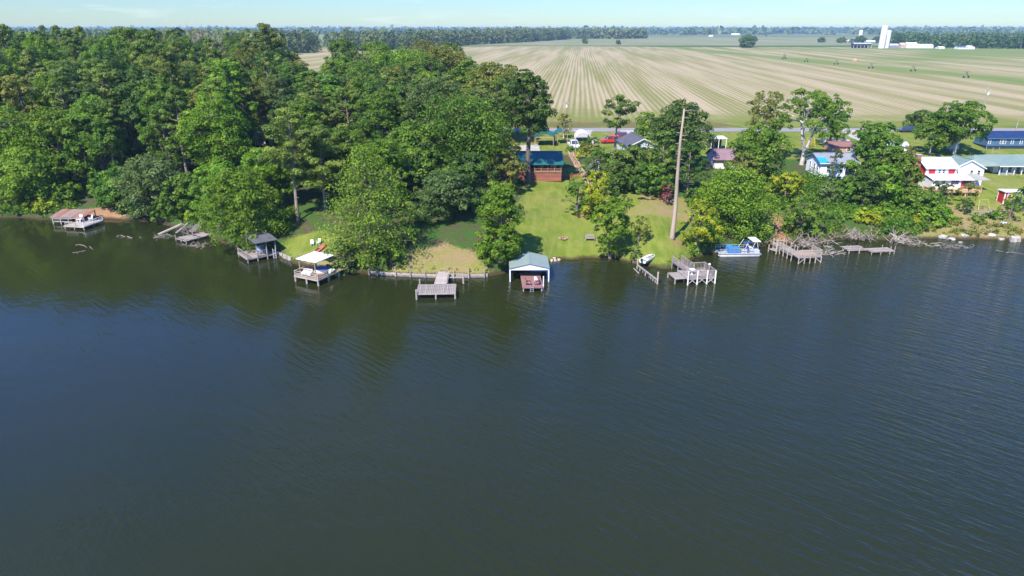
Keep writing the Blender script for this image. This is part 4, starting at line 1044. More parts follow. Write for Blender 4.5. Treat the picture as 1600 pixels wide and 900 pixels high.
MB().bar((.2,.95,1.75), (L*.72,.95,1.6), .05, .10).build('canopy_rail', TANW, t)
planks(t, L*.62, L*1.02, Dd+.1, Dd+3.4, .84, 'x', .2, m=TANW)
for x, y in ((L*.62, Dd+1.8), (L*1.0, Dd+1.8), (L*.62, Dd+3.2), (L, Dd+3.2)): post(t, x, y, -.8, .78, PALEW, .09)
bt = thing('bench', 'white storage bench on the front of the canopy dock', 'bench', onto(*DK, L*.36, .85, .86), rz+.12)
MB().box(-.75, .75, -.3, .3, .12, .5).build('seat', WHITE, bt); MB().box(-.75, .75, .3, .38, .12, .85).build('backrest', WHITE, bt)
for x in (-.68, .68):
    for y in (-.24, .24): MB().box(x-.05, x+.05, y-.05, y+.05, 0, .12).build('leg', WHITE, bt)
js = thing('jet_ski', 'blue and white jet ski parked under the white canopy', 'jet ski', onto(*DK, L*.64, 2.9, .86), rz+.35)
MB().prism([(-1.2,.12),(-.9,0),(1.0,0),(1.5,.35),(.9,.55),(-1.15,.42)], -.48, .48, 'y').build('hull', WHITE, js)
MB().prism([(-1.0,.42),(.9,.55),(.55,.95),(.2,.78),(-.95,.72)], -.3, .3, 'y').build('seat', NAVY, js)
MB().bar((.45,-.35,1.02), (.45,.35,1.02), .05).build('handlebar', BLACK, js)
bx = thing('cooler', 'navy cooler with white lid on the back of the canopy dock', 'cooler', onto(*DK, L*.4, Dd-.7, .86), rz)
MB().box(-.45, .45, -.28, .28, 0, .5).build('body', NAVY, bx); MB().box(-.47, .47, -.3, .3, .505, .6).build('lid', WHITE, bx)
a = Vector(gter(490,398)); q = Vector(gter(504,388)); d = q-a
ky = thing('kayak', 'red kayak lying on the grass bank behind the white canopy dock', 'kayak', (a+q)/2+Vector((0,0,.08)), math.atan2(d.y, d.x)); ky.rotation_euler.y = -math.asin(min(.5, d.z/d.length))
b = MB(); n = 9; vs = []; fs = []
for i in range(n):
    s = -1+2*i/(n-1); w = .42*math.sqrt(max(.03, 1-s*s)); x = 1.75*s
    vs += [(x,-w,.14),(x,-w*.6,.0),(x,w*.6,.0),(x,w,.14),(x,w*.5,.30),(x,-w*.5,.30)]
for i in range(n-1):
    for k in range(6): fs.append((i*6+k, i*6+(k+1) % 6, (i+1)*6+(k+1) % 6, (i+1)*6+k))
fs += [tuple(range(5,-1,-1)), tuple(range((n-1)*6, n*6))]
b.add(vs, fs).build('hull', M('faded_red', (.62,.13,.10), (.55,.10,.08), 1, .5), ky); MB().box(-.4, .4, -.2, .2, .295, .33).build('cockpit', BLACK, ky)
x, y, z = gter(488,384); chair('white chair on the grass behind the red kayak, nearer the pine', (x, y, z), .3, WHITE, s=.9)
x, y, z = gter(498,382); chair('white chair on the grass behind the red kayak, nearer the cypress', (x, y, z), -.3, WHITE, s=.9)

# e. bare grey dock with its walkway
o, rz, L = frame((651,459), (711,458), .75)
t = thing('dock', 'bare grey plank dock standing off the dry lawn bank', 'dock', (o.x, o.y, 0), rz)
Dd = W(655,445,.75).y-o.y
planks(t, 0, L, 0, Dd, .78, 'y', .2, .035, GREYW); deckframe(t, 0, L, 0, Dd, .78, PALEW)
for x, z1 in ((-.02,1.35),(L/2,.6),(L+.02,.85)): post(t, x, -.12, -.9, z1, GREYP, .12)
for x, z1 in ((.15,1.5),(L/2,.6),(L-.1,.7)): post(t, x, Dd+.08, -.9, z1, GREYP, .11)
a, q = W(688,445,.78), W(690,428,.78)
wk = thing('walkway', 'narrow pale gangway joining the bare grey dock to the bank', 'walkway', (a.x, a.y, 0), 0)
planks(wk, -.75, .75, .12, q.y-a.y+.8, .86, 'x', .2, m=PALEW)
for x in (-.8, .8): MB().box(x-.05, x+.05, .12, q.y-a.y+.8, .62, .80).build('beam', PALEW, wk)
for y in (1.2, 2.4): 
    for x in (-.85, .85): post(wk, x, y, -.8, 1.5 if x > 0 else .8, GREYP, .07)
# f. low seawall with leaning posts along the dry lawn
SW = [(576,428.5),(619,431.3),(642,432.5),(665,433.5),(697,434),(733,433.5),(762,433)]
t = thing('seawall', 'low timber seawall with tall leaning posts below the dry lawn', 'seawall', W(576,428.5,0), 0); o = t.location.copy()
for p0, p1 in zip(SW[:-1], SW[1:]):
    a, q = W(*p0)-o, W(*p1)-o
    for k in range(2): MB().bar(a+Vector((0,.0,.1+k*.27)), q+Vector((0,0,.1+k*.27)), .07, .25).build('board', PALEW if k else GREYW, t)
for px, py, h in ((590,430,.8),(619,431.5,1.5),(642,432.8,1.2),(665,433.8,1.2),(683,434.2,1.1),(697,434.4,1.5),(709,434.4,1.6),(733,434,1.5),(756.5,433.6,1.3),(577,429,.9)):
    a = W(px, py)-o; post(t, a.x, a.y-.13, -.9, h, PALEW if h > 1.4 else GREYP, .085, lean=.1)
a, q = W(699,437.0,.5)-o, W(724,437.5,.5)-o
MB().bar(a+Vector((0,0,.35)), q+Vector((0,0,.35)), .12, .14).build('rail', PALEW, t); post(t, q.x, q.y, -1, 1.35, PALEW, .12); post(t, a.x, a.y, -1, 1.3, PALEW, .1)
MB().bar(W(700,430,.9)-o+Vector((0,.3,.1)), W(724,430,.9)-o+Vector((0,.3,.1)), .06, .08).build('rail', PALEW, t)

# g. green boathouse
pl, pr = W(797,441), W(857,439); Yf = (pl.y+pr.y)/2
t = thing('boathouse', 'open boathouse with pale green gable roof over the water', 'boathouse', ((pl.x+pr.x)/2, Yf, 0), .015); w2 = (pr.x-pl.x)/2
ze = ztop(418.5, Yf); zr = ztop(411.5, Yf); yb_ = gpt(824,393.5,zr)[1]-Yf
b = MB(); corrug(b, -w2-.12, .01, -.25, yb_, ze, zr, 'x', .34); corrug(b, w2+.12, .01, -.25, yb_, ze, zr, 'x', .34)
b.bar((.0,-.27,zr+.02), (.0,yb_+.02,zr+.02), .3, .05); b.build('roof', PALEGREEN, t)
MB().prism([(-w2+.05,ze-.30),(w2-.05,ze-.30),(w2-.05,ze-.1),(0,zr-.1),(-w2+.05,ze-.1)], -.12, -.06, 'y').build('gable_panel', WHITE, t)
for sx in (-1, 1):
    for i in range(4): post(t, sx*w2, yb_*i/3*.97, -1, ze-.08, WHITEM, .075, True)
    MB().box(sx*w2-.03, sx*w2+.03, .3, yb_*.95, ze-.75, ze-.1).build('side_panel', WHITEM if sx > 0 else PALEGREEN, t)
    MB().bar((sx*w2,.1,ze-.12), (sx*(w2-.8),.05,ze-.12), .06).build('brace', WHITEM, t)
    MB().box(sx*w2-.06, sx*w2+.06, -.05, yb_*.98, ze-.20, ze-.075).build('beam', WHITEM, t)
MB().box(-w2, w2, yb_*.97, yb_*.97+.06, .35, ze-.1).build('back_panel', M('dark_boards', (.16,.12,.10), None, 1.5, .9), t)  # dark brown boards across the back
a, rz, L = frame((817,449.5), (848,449), .55)
dk = thing('boat_dock', 'red brown deck with built-in bench frames under and before the green boathouse', 'dock', (a.x, a.y, 0), rz)
Dd = 5.8
planks(dk, 0, L, 0, Dd, .62, 'x', .2, .02, BROWNDECK); deckframe(dk, 0, L, 0, Dd, .62, BROWNDECK)
for x in (.1, L-.1):
    for y in (.1, 2.8, 5.6): post(dk, x, y, -1, .56, GREYP, .1)
DB = M('dark_bench', (.12,.055,.05), None, 1, .7)
for pts in ([(.45,2.0),(.5,.75),(1.1,.7)], [(L-.4,1.8),(L-.45,.75),(L-1.0,.7)]):
    for (x0,y0),(x1,y1) in zip(pts[:-1], pts[1:]): MB().bar((x0,y0,.98), (x1,y1,.98), .28, .06).build('bench', BROWNDECK, dk); MB().bar((x0,y0,1.25),(x1,y1,1.25), .05, .12).build('bench_back', DB, dk)
    for x, y in pts: MB().box(x-.04, x+.04, y-.04, y+.04, .63, 1.2).build('bench_leg', DB, dk)
post(dk, L+.12, .35, -1, 2.0, WHITE, .08); 
lad = MB()
for x in (-.22, .22): lad.box(x-.025, x+.025, -.2, -.14, -.5, .95)
for k in range(4): lad.box(-.22, .22, -.19, -.15, -.3+k*.28, -.25+k*.28)
lad.build('ladder', STEEL, dk, loc=(L*.45, 0, 0))
chair('small white chair on the red brown boathouse deck', onto(a, rz, L-.75, 1.9, .63), rz+.4, WHITE, s=.7)

# h. rowboat drawn up on the lawn, i. derelict pier
a = W(1006,410.5,.55); q = W(1019.5,401,.95); d = q-a
rb = boat('rowboat', 'white flat rowboat drawn up on the grass bank', (a+q)/2, math.atan2(d.y, d.x), 3.1, 1.25, .40, WHITE, PALEW, motor=True); rb.rotation_euler.y = -.10
a, q = W(996,414.5,.5), W(1027,438,.5); d = q-a
t = thing('derelict_pier', 'row of old stumps carrying one broken beam out into the water', 'pier', (a.x, a.y, 0), math.atan2(d.y, d.x)); L = d.length
MB().box(0, L, -.10, .10, .45, .62).build('beam', GREYW, t); MB().box(L*.15, L*.9, .16, .26, .30, .42).build('beam', GREYW, t)
for i in range(9): post(t, L*(i+.3)/9, rnd.uniform(-.15,.15), -1, .44, GREYP, .1, lean=.12)
post(t, 0, 0, -1, 1.5, PALEW, .1); post(t, L+.1, 0, -1, 1.75, PALEW, .12)
a, q = W(990,419,.1), W(998,427,.1); tag(MB().bar((0,0,0), q-a, .1, .08).build('fallen_beam', PALEW, loc=a), 'short loose stick floating left of the derelict pier', 'beam')

# j. grey railed dock
o, rz, L = frame((1074.5,437), (1117,434.5), .75)
t = thing('dock', 'grey dock with balustrade, four white posts and a lamp', 'dock', (o.x, o.y, 0), rz)
Dd = 3.5
planks(t, 0, L, 0, Dd, .9, 'x', .2, m=GREYW); deckframe(t, 0, L, 0, Dd, .9)
railing(t, [(0,.05),(L*.33,.05),(L*.7,.05),(L,.05),(L,Dd),(L*.45,Dd)], .9, 1.0, GREYW, .2)
for x in (0, L*.34, L*.70, L): post(t, x, -.14, -1, 2.0 if x < L*.9 else 1.9, WHITE, .10)
for x in (0, L*.35, L*.7, L):
    for y in (1.2, Dd-.05): post(t, x, y, -1, .83, GREYP, .1)
for x, s in ((.0,.9),(L*.34,-.9),(L*.34,.9),(L*.7,-.9),(L*.7,.9),(L,-.9)): MB().bar((x,-.05,.05), (x+s,-.03,.75), .06, .09).build('brace', PALEW, t)
planks(t, -1.6, 0, .55, Dd-.2, .72, 'x', .2, m=GREYW); post(t, -1.55, .6, -1, .66, GREYP, .1); post(t, -1.55, Dd-.3, -1, .66, GREYP, .1)
lp = MB(); lp.tube([(0,0,.9),(0,0,2.35)], .035, 8); lp.build('lamp_post', STEEL, t, loc=(L*.86, .9, 0)); MB().lathe([(.02,0),(.14,.05),(.17,.16),(.12,.28),(.02,.32)], 12).build('lamp_globe', WHITE, t, loc=(L*.86, .9, 2.34))
tb_ = thing('round_table', 'round white table on the railed grey dock', 'table', onto(o, rz, L*.32, 1.6, .91), 0)
MB().lathe([(.42,.70),(.42,.75)], 18).build('tabletop', WHITE, tb_); MB().lathe([(.22,0),(.05,.1),(.05,.69)], 10).build('leg', WHITE, tb_)
a, q = W(1060,412,.85), W(1077,424,.85); d = a-q
rp = thing('gangway', 'grey railed gangway from the lawn to the grey dock', 'walkway', (q.x, q.y, 0), math.atan2(d.y, d.x)); L = d.length+.6
planks(rp, 0, L, -.7, .7, .93, 'y', .2, m=GREYW); railing(rp, [(.1,.74),(L/2,.74),(L,.74)], .93, .95, GREYW, .2); railing(rp, [(.1,-.74),(L/2,-.74),(L,-.74)], .93, .95, GREYW, .2)
for x in (.2, L/2, L-.1):
    for y in (-.74, .74): post(rp, x, y, -1, .87, GREYP, .08)

# k. pontoon boat
o, rz, L = frame((1122,402), (1190,401), 0)
t = thing('pontoon_boat', 'pontoon boat with blue seat covers moored under the trees', 'boat', (o.x+L/2, o.y+1.25, 0), rz-.01)
for y in (-.85, .85): MB().tube([(-L/2,y,.28),(-L/2+.4,y,.16),(L/2-.5,y,.16),(L/2,y,.32)], [.05,.32,.32,.06], 10).build('pontoon', M('pontoon_metal', (.48,.47,.45), (.38,.37,.35), 1, .35), t, True)
MB().box(-L/2+.1, L/2-.3, -1.2, 1.2, .50, .60).build('deck', M('boat_deck', (.50,.49,.47), (.42,.41,.39), .8, .5), t)
for y in (-1.18, 1.18):
    b = MB()
    for z in (.95, 1.3): b.bar((-L/2+.2,y,z), (L/2-1.4,y,z), .05)
    for i in range(8): x = -L/2+.2+(L-1.6)*i/7; b.bar((x,y,.6), (x,y,1.3), .05)
    b.build('rail', STEEL, t)
MB().box(-L/2+1.5, -L/2+3.3, -1.13, -.2, .62, 1.42).build('seat_cover', BLUE, t); MB().box(-L/2+3.5, -L/2+4.4, -1.12, -.5, .62, 1.15).build('seat', M('pale_seat', (.55,.57,.60)), t)
MB().box(-L/2+1.5, -L/2+2.7, .3, 1.13, .62, 1.25).build('seat_cover', BLUE, t); MB().box(L/2-2.7, L/2-2.1, -.9, -.2, .61, 1.5).build('console', NAVY, t)
MB().box(L/2-1.9, L/2-.5, -1.13, 1.13, .61, 1.05).build('stern_seat', _mc['pale_seat'], t)
b = MB()
for y in (-1.1, 1.1): b.tube([(L/2-2.0,y,.65),(L/2-1.25,y,2.4)], .03, 6); b.tube([(L/2-.6,y,.65),(L/2-1.05,y,2.4)], .03, 6); b.tube([(L/2-3.2,y,.65),(L/2-2.3,y,2.25)], .03, 6)
b.build('canopy_frame', WHITE, t); MB().box(L/2-1.7, L/2-.5, -1.2, 1.2, 2.4, 2.5).build('canopy', WHITE, t)
MB().tube([(L/2-3.2,-1.1,2.27),(L/2-2.6,-1.1,2.33),(L/2-1.9,-1.1,2.3)], [.12,.15,.12], 8).build('rolled_canopy', NAVY, t)
mt = MB(); mt.box(L/2-.25, L/2+.2, -.2, .2, .55, 1.2); mt.box(L/2-.1, L/2+.05, -.08, .08, -.3, .55); mt.build('outboard_motor', BLACK, t)

# l. weathered dock with white balusters and brush
o, rz, L = frame((1248,403.5), (1283,401.5), .85)
t = thing('dock', 'weathered dock with pale balusters ending a long plank walkway', 'dock', (o.x, o.y, 0), rz)
Dd = 3.2
planks(t, 0, L, 0, Dd, 1.0, 'x', .2, m=TANW, miss=.04); deckframe(t, 0, L, 0, Dd, 1.0)
railing(t, [(0,.04),(L*.5,.04),(L,.04),(L,Dd*.8)], 1.0, .95, PALEW, .25, bw=.06)
for x in (0, L*.25, L*.5, L*.75, L):
    for y in (-.12, 1.8): post(t, x, y, -1, .92, PALEW, .08, lean=.06)
for x, s in ((.1,.9),(L*.98,-.9)): MB().bar((x,-.1,.1), (x+s,-.08,.8), .06, .1).build('brace', PALEW, t)
a, q = W(1246,398,1.0), W(1212,378,1.0); d = q-a
wk = thing('walkway', 'crooked grey plank walkway with leaning posts beside the brush pile', 'walkway', (a.x, a.y, 0), math.atan2(d.y, d.x)); L2 = d.length
planks(wk, 0, L2, -.8, .8, 1.0, 'y', .22, m=GREYW, miss=.08, wob=.04)
for i in range(6):
    for y in (-.85, .85): post(wk, L2*(i+.2)/6, y, -1, 1.9 if i > 0 else 1.7, PALEW, .07, lean=.15)
for s in (-.82, .82): MB().box(0, L2, s-.04, s+.04, .72, .92).build('beam', GREYW, wk)
railing(wk, [(.1,.9),(L2*.4,.9)], 1.0, .9, PALEW, .22, False)
o, rz, L = frame((1200,390), (1213,394), .3)
t = thing('platform', 'half sunken small platform left of the plank walkway', 'dock', (o.x, o.y, 0), rz)
planks(t, 0, L, 0, 1.6, .4, 'x', .22, m=GREYW); 
for x, y, h in ((L,-.1,2.1),(0,.1,1.1),(L,1.6,1.5),(0,1.6,1.2)): post(t, x, y, -1, h, PALEW, .08, lean=.1)
MB().bar((-.6,1.6,1.5), (L*1.2,1.7,1.9), .1, .06).build('rail', PALEW, t)
brush('brush_pile', 'tangled pile of grey dead branches on the weathered dock', W(1268,387,1.0), 90, 1.5, (1.5,1.0), 1.1, DEAD, 'brush pile', thick=8)
x, y, z = gter(1310,372); brush('brush_pile', 'pale heap of dead twigs on the bank between the two broken docks', (x, y, .3), 80, 1.2, (2.0,.9), .7, M('pale_twigs', (.36,.29,.225), (.27,.21,.165), 2, .95), 'brush pile')
x, y = gpt(1340,377,0); brush('driftwood', 'heap of grey driftwood logs beside the low broken dock', (x, y, .2), 60, 1.5, (1.5,.8), .9, DEAD, thick=8)
brush('driftwood', 'pale fallen branches reaching into the water right of the low broken dock', W(1402,378,.1), 50, 1.8, (1.0,.7), .6, M('bleached_wood', (.45,.385,.31), (.34,.28,.22), 2, .95), thick=5)
brush('driftwood', 'bleached treetop lying in the water right of the weathered dock', W(1300,396,0), 34, 1.6, (1.0,.35), .25, M('bleached_wood', (.62,.54,.44)), flat=True, thick=3)
brush('driftwood', 'long thin branches floating off the yellow green bush', W(1430,382,0), 26, 2.0, (1.5,.4), .2, DEAD, flat=True, thick=3)
brush('driftwood', 'small twigs floating off the concrete rubble', W(1500,386,0), 26, 1.0, (2.2,.5), .12, DEAD, flat=True)

# m. low broken dock
o, rz, L = frame((1362,394), (1397,392.5), .4)
t = thing('broken_dock', 'low broken grey dock among the driftwood on the right bank', 'dock', (o.x, o.y, 0), rz)
planks(t, 0, L, 0, 1.7, .5, 'x', .22, m=GREYW, miss=.06, wob=.03); deckframe(t, 0, L, 0, 1.7, .5)
planks(t, -3.3, -.1, .9, 3.2, .5, 'x', .24, m=GREYW, miss=.15, wob=.06)
for x in (0, L*.4, L*.8, L, -3.2, -1.5): post(t, x, -.08 if x >= 0 else .9, -1, .9+rnd.random()*.7, PALEW, .06, lean=.12)
# floating branches, left
def floating(label, pts, r=.06, extra=4):
    P = [W(*p, .03) for p in pts]; o = P[0]; b = MB()
    b.tube([p-o for p in P], [r]+[r*.8]*(len(P)-2)+[r*.3], 6)
    for k in range(extra):
        i = 1+k % (len(P)-1); p = P[i]-o; dd = Vector((rnd.uniform(-.7,.7), rnd.uniform(-.9,-.1), rnd.uniform(0,.15))); b.tube([p, p+dd*.6, p+dd], [r*.5, r*.35, .012], 4)
    tag(b.build('floating_branch', DEAD, loc=o), label, 'driftwood')
floating('curved branch floating far out from the left bank', [(118,383),(124,382.2),(131,383.5),(136,387)])
floating('shorter branch floating beside the curved one', [(140,385),(142,387),(145,389.5)], .05, 2)
floating('fan of twigs floating just below the curved branch', [(113,395),(120,394),(127,393),(134,391)], .04, 7)
floating('forked stick floating between the clay bank and the sunken beams', [(183,370),(189,367.5),(196,370)], .09, 3)
floating('short stick floating right of the forked stick', [(199,369.5),(207,372)], .09, 1)
floating('short twig floating near the right edge of the lake', [(1556,391),(1563,392.5)], .05, 1)
floating('bent twig floating below the largest pale boulder', [(1572,395),(1580,393.8),(1589,395.5)], .05, 2)
# n. rocks
def rock(label, px, py, w, h, seed, m=None, group=None, z=None):
    rng = np.random.default_rng(seed); x, y = gpt(px, py, 0); y = y+w*.2
    me = bpy.data.meshes.new('rock'); bm = bmesh.new(); bmesh.ops.create_icosphere(bm, subdivisions=2, radius=1)
    for v in bm.verts:
        n_ = 1+.22*math.sin(v.co.x*3+seed)+.18*math.sin(v.co.y*4.1+seed*2)+.12*rng.normal(); v.co *= n_
        v.co.x = max(-.85, min(.85, v.co.x)); v.co.z = max(-.6, min(.75, v.co.z))
    bm.to_mesh(me); bm.free(); me.materials.append(m or ROCK)
    o = link('rock', me); o.location = (x, y, max(0, H(x, y))*.6+h*.12); o.scale = (w/2, w*.38, h/1.3); o.rotation_euler.z = rng.random()*.8-.4
    return tag(o, label, 'rock', group)
rock('largest pale boulder at the right edge of the shore', 1588, 378, 1.9, 1.3, 4)
rock('brown boulder above the largest pale one at the right edge', 1598, 370, 1.6, 1.2, 5, ORANGE)
rock('slanting slab of concrete rubble left of the other rubble', 1474, 373, 1.6, .8, 6); rock('flat concrete slab beside the slanting one', 1488, 375, 1.8, .4, 7)
rock('smooth low rock at the waterline in the middle of the right bank', 1509, 373.5, 1.6, .5, 8)
rock('pale rock ledge under the small dark bush', 1548, 372.5, 2.4, .6, 9, M('sandstone', (.55,.46,.36), (.42,.34,.26), 1.4, .95)); rock('small pale rock right of the rock ledge', 1566, 375.5, 1.2, .5, 10)
rock('small lone rock just off the right bank', 1501, 380, .7, .35, 11)
for i, px in enumerate((862,868,874,866)): rock(('leftmost','rightmost','middle','uppermost')[i]+' pale stone at the lawn corner beside the green boathouse', px, 409-i*.7, .6, .45, 20+i, M('sandstone', (.55,.46,.36)), 'stones at the lawn corner')
# o. lawn things
x, y, z = gter(880, 372.5)
fr = thing('fire_ring', 'ring of blackened stones round an old fire on the lawn', 'fire ring', (x, y, z), 0)
for k in range(11):
    a_ = k*2*math.pi/11; MB().cbox((0,0,.08), (.26,.2,.2)).build('stone', ORANGE if k % 3 else ROCK, fr, loc=(math.cos(a_)*.62, math.sin(a_)*.62, 0), rot=(0,0,a_+.3))
MB().lathe([(.5,.02),(.3,.06),(.01,.07)], 10).build('ash', M('ash', (.10,.08,.07), (.2,.13,.1), 4, 1), fr)
x, y, z = gter(921.5, 376)
bn = thing('garden_bench', 'grey slatted wooden bench on the lawn facing the lake', 'bench', (x, y, z), 0)
for k in range(3): MB().box(-.65, .65, -.25+k*.18, -.10+k*.18, .42, .46).build('slat', GREYW, bn); MB().box(-.65, .65, .33+k*.03, .36+k*.03, .52+k*.17, .66+k*.17).build('slat', GREYW, bn)
for s in (-1, 1):
    MB().box(s*.68-.04, s*.68+.04, -.28, .40, .60, .66).build('armrest', GREYW, bn)
    for yy_ in (-.25, .36): MB().box(s*.68-.04, s*.68+.04, yy_-.04, yy_+.04, 0, .6 if yy_ < 0 else .95).build('leg', GREYW, bn)
x, y, z = gter(961.5, 404)
yp = thing('marker_post', 'pair of yellow posts at the water edge by the small lawn tree', 'post', (x, y, z-.2), 0)
post(yp, 0, 0, 0, 1.7, YELLOW, .07, True); post(yp, .28, .25, 0, 1.45, YELLOW, .06, True)
# ------------------------------------------------------------------ buildings
def window(t, x, z, w, h, y=0.0, rz=0.0, fm_=None, m=None, origin=None, mull=True):
    """window on the wall plane y (facing -y), or turned by rz about origin"""
    b = MB(); f = .09
    b.box(-w/2-f, w/2+f, -.07, .0, h/2, h/2+f); b.box(-w/2-f, w/2+f, -.09, .0, -h/2-f, -h/2); b.box(-w/2-f, -w/2, -.07, 0, -h/2, h/2); b.box(w/2, w/2+f, -.07, 0, -h/2, h/2)
    if mull: b.box(-w/2, w/2, -.055, 0, -.03, .03)
    o = b.build('window', fm_ or WHITE, t, loc=(x, y-.004, z), rot=(0,0,rz))
    MB().box(-w/2, w/2, -.035, -.005, -h/2, h/2).build('pane', m or GLASS, o); return o
def gable(t, w, d, hw, rise, wall_m, roof_m, ridge='x', oh=.4, z0=0.0, x=0.0, y=0.0, pitch=.4, metal=False, th=.12, fascia=None, rname='roof', wname='wall'):
    """walls with gables (front face on y, running back to y+d) and two roof slopes"""
    if ridge == 'x':
        b = MB(); b.prism([(y,z0),(y+d,z0),(y+d,z0+hw),(y+d/2,z0+hw+rise),(y,z0+hw)], x-w/2, x+w/2, 'x'); b.build(wname, wall_m, t)
        r = MB(); k = rise/(d/2)
        for y0, y1 in ((y-oh, y+d/2), (y+d+oh, y+d/2)):
            za = z0+hw-k*oh+.10; zb = z0+hw+rise+.10
            corrug(r, x-w/2-oh, x+w/2+oh, y0, y1, za, zb, 'y', pitch if metal else 99, th, .035 if metal else .001) if metal else r.add([(x-w/2-oh,y0,za),(x+w/2+oh,y0,za),(x+w/2+oh,y1,zb),(x-w/2-oh,y1,zb),(x-w/2-oh,y0,za-th),(x+w/2+oh,y0,za-th),(x+w/2+oh,y1,zb-th),(x-w/2-oh,y1,zb-th)], [(0,1,2,3),(7,6,5,4),(0,4,5,1),(1,5,6,2),(2,6,7,3),(3,7,4,0)])
        r.bar((x-w/2-oh,y+d/2,z0+hw+rise+.115), (x+w/2+oh,y+d/2,z0+hw+rise+.115), .25, .05)
        o = r.build(rname, roof_m, t)
        if fascia: MB().box(x-w/2-oh, x+w/2+oh, y-oh-.05, y-oh-.01, z0+hw-k*oh-.10, z0+hw-k*oh+.09).build('fascia', fascia, t)
    else:
        b = MB(); b.prism([(x-w/2,z0),(x+w/2,z0),(x+w/2,z0+hw),(x,z0+hw+rise),(x-w/2,z0+hw)], y, y+d, 'y'); b.build(wname, wall_m, t)
        r = MB(); k = rise/(w/2)
        for x0 in (x-w/2-oh, x+w/2+oh):
            za = z0+hw-k*oh+.10; zb = z0+hw+rise+.10
            if metal: corrug(r, x0, x, y-oh, y+d+oh, za, zb, 'x', pitch, th, .035)
            else: r.add([(x0,y-oh,za),(x0,y+d+oh,za),(x,y+d+oh,zb),(x,y-oh,zb),(x0,y-oh,za-th),(x0,y+d+oh,za-th),(x,y+d+oh,zb-th),(x,y-oh,zb-th)], [(3,2,1,0),(4,5,6,7),(1,5,4,0),(2,6,5,1),(3,7,6,2),(0,4,7,3)])
        r.bar((x,y-oh,z0+hw+rise+.115), (x,y+d+oh,z0+hw+rise+.115), .25, .05)
        o = r.build(rname, roof_m, t)
        if fascia:
            f = MB()
            for s in (-1, 1): f.bar((x+s*(w/2+oh),y-oh-.03,z0+hw-k*oh-.02), (x,y-oh-.03,z0+hw+rise-.02), .04, .2)
            f.build('fascia', fascia, t)
    return o
def door(t, x, z, w=.9, h=2.0, y=0.0, m=None, trim=None):
    o = MB().box(-w/2, w/2, -.06, 0, 0, h).build('door', m or DARKIN, t, loc=(x, y-.006, z)); MB().box(w/2-.16, w/2-.1, -.11, -.065, h*.46, h*.52).build('handle', STEEL, o); return o
def base(px, py): x, y, z = gter(px, py); return x, y, z
# --- red log cabin with teal roof
x0, y0, z0 = base(842, 283)
sc = mpp(y0, z0+2); w = 74*sc; x0 = atd(840.5, y0, z0+2)
t = thing('log_cabin', 'red log cabin with teal metal roof and screened porch above the lawn', 'house', (x0, y0, z0-.1), 0)
zf = ztop(268, y0)-z0; ze = ztop(255.5, y0)-z0
lw = MB(); nl = 8
for i in range(nl):
    z = zf*(i+.5)/nl; lw.tube([(-w/2,.14,z), (w/2,.14,z)], zf/nl*.52, 8); lw.tube([(w/2-.12,-.05,z+.01), (w/2-.12,8.4,z+.01)], zf/nl*.5, 8)
    lw.tube([(-w/2+.12,-.05,z+.01), (-w/2+.12,8.4,z+.01)], zf/nl*.5, 8)
lw.build('log_wall', REDLOG, t)
MB().box(-w/2+.15, w/2-.15, .2, 8.3, 0, zf-.03).build('plinth', DARKIN, t)
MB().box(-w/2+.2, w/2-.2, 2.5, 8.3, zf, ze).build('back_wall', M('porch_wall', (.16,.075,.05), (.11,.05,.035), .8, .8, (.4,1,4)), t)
MB().box(-w/2, w/2, -.12, 2.45, zf-.02, zf+.05).build('porch_floor', TANW, t)
for i in range(8): post(t, -w/2+.1+(w-.2)*i/7, .02, zf+.05, ze-.05, M('orange_wood', (.46,.22,.12), (.38,.17,.09), 1, .7), .06, True, 'porch_post')
railing(t, [(-w/2+.1,.05),(0,.05),(w/2-.1,.05)], zf+.05, .62, _mc['orange_wood'], .2, False)
MB().box(-w/2, w/2, -.06, .1, ze-.12, ze+.02).build('porch_beam', DARKIN, t)
for x in (-2.2, .6, 3.0): window(t, x, zf+.95, .9, .9, 2.49)
door(t, -.8, zf+.06, .9, 1.9, 2.49)
rd = 4.3; zr = ztop(235.5, y0+rd)-z0
r = MB(); corrug(r, -w/2-.35, w/2+.35, -.5, rd, ze-.02, zr, 'y', .42, .08, .05); corrug(r, -w/2-.35, w/2+.35, rd*2+.5, rd, ze-.02, zr, 'y', .42, .08, .05); r.bar((-w/2-.36,rd,zr+.03), (w/2+.36,rd,zr+.03), .35, .06)
r.build('roof', TEAL, t)
for s in (-1, 1): MB().prism([(.4,ze),(rd*2-.4,ze),(rd,zr-.2)], s*(w/2-.1)-.05, s*(w/2-.1)+.05, 'x').build('gable', REDLOG, t)
MB().box(-w/2+.1, -w/2+.22, 2.5, 8.3, zf, ze).build('side_wall', REDLOG, t); MB().box(w/2-.22, w/2-.1, 2.5, 8.3, zf, ze).build('side_wall', REDLOG, t)
for i in range(3): post(t, -1.2-.0*i+i*3.2, -.02, 0, .01, DARKIN, .01) if False else None
chair('chair on the screened porch of the log cabin', (x0+w*.30, y0+1.2, z0-.1+zf+.06), .1, PALEW)
xa, ya, za = base(880, 277.5); xb = atd(906, ya, za)
tw = thing('timber_wall', 'low red brown timber wall running from the cabin to the brick path', 'wall', (xa, ya, za-.15), 0)
for k in range(4): MB().box(0, xb-xa, -.08, .08, k*.2, k*.2+.19).build('timber', REDLOG, tw)
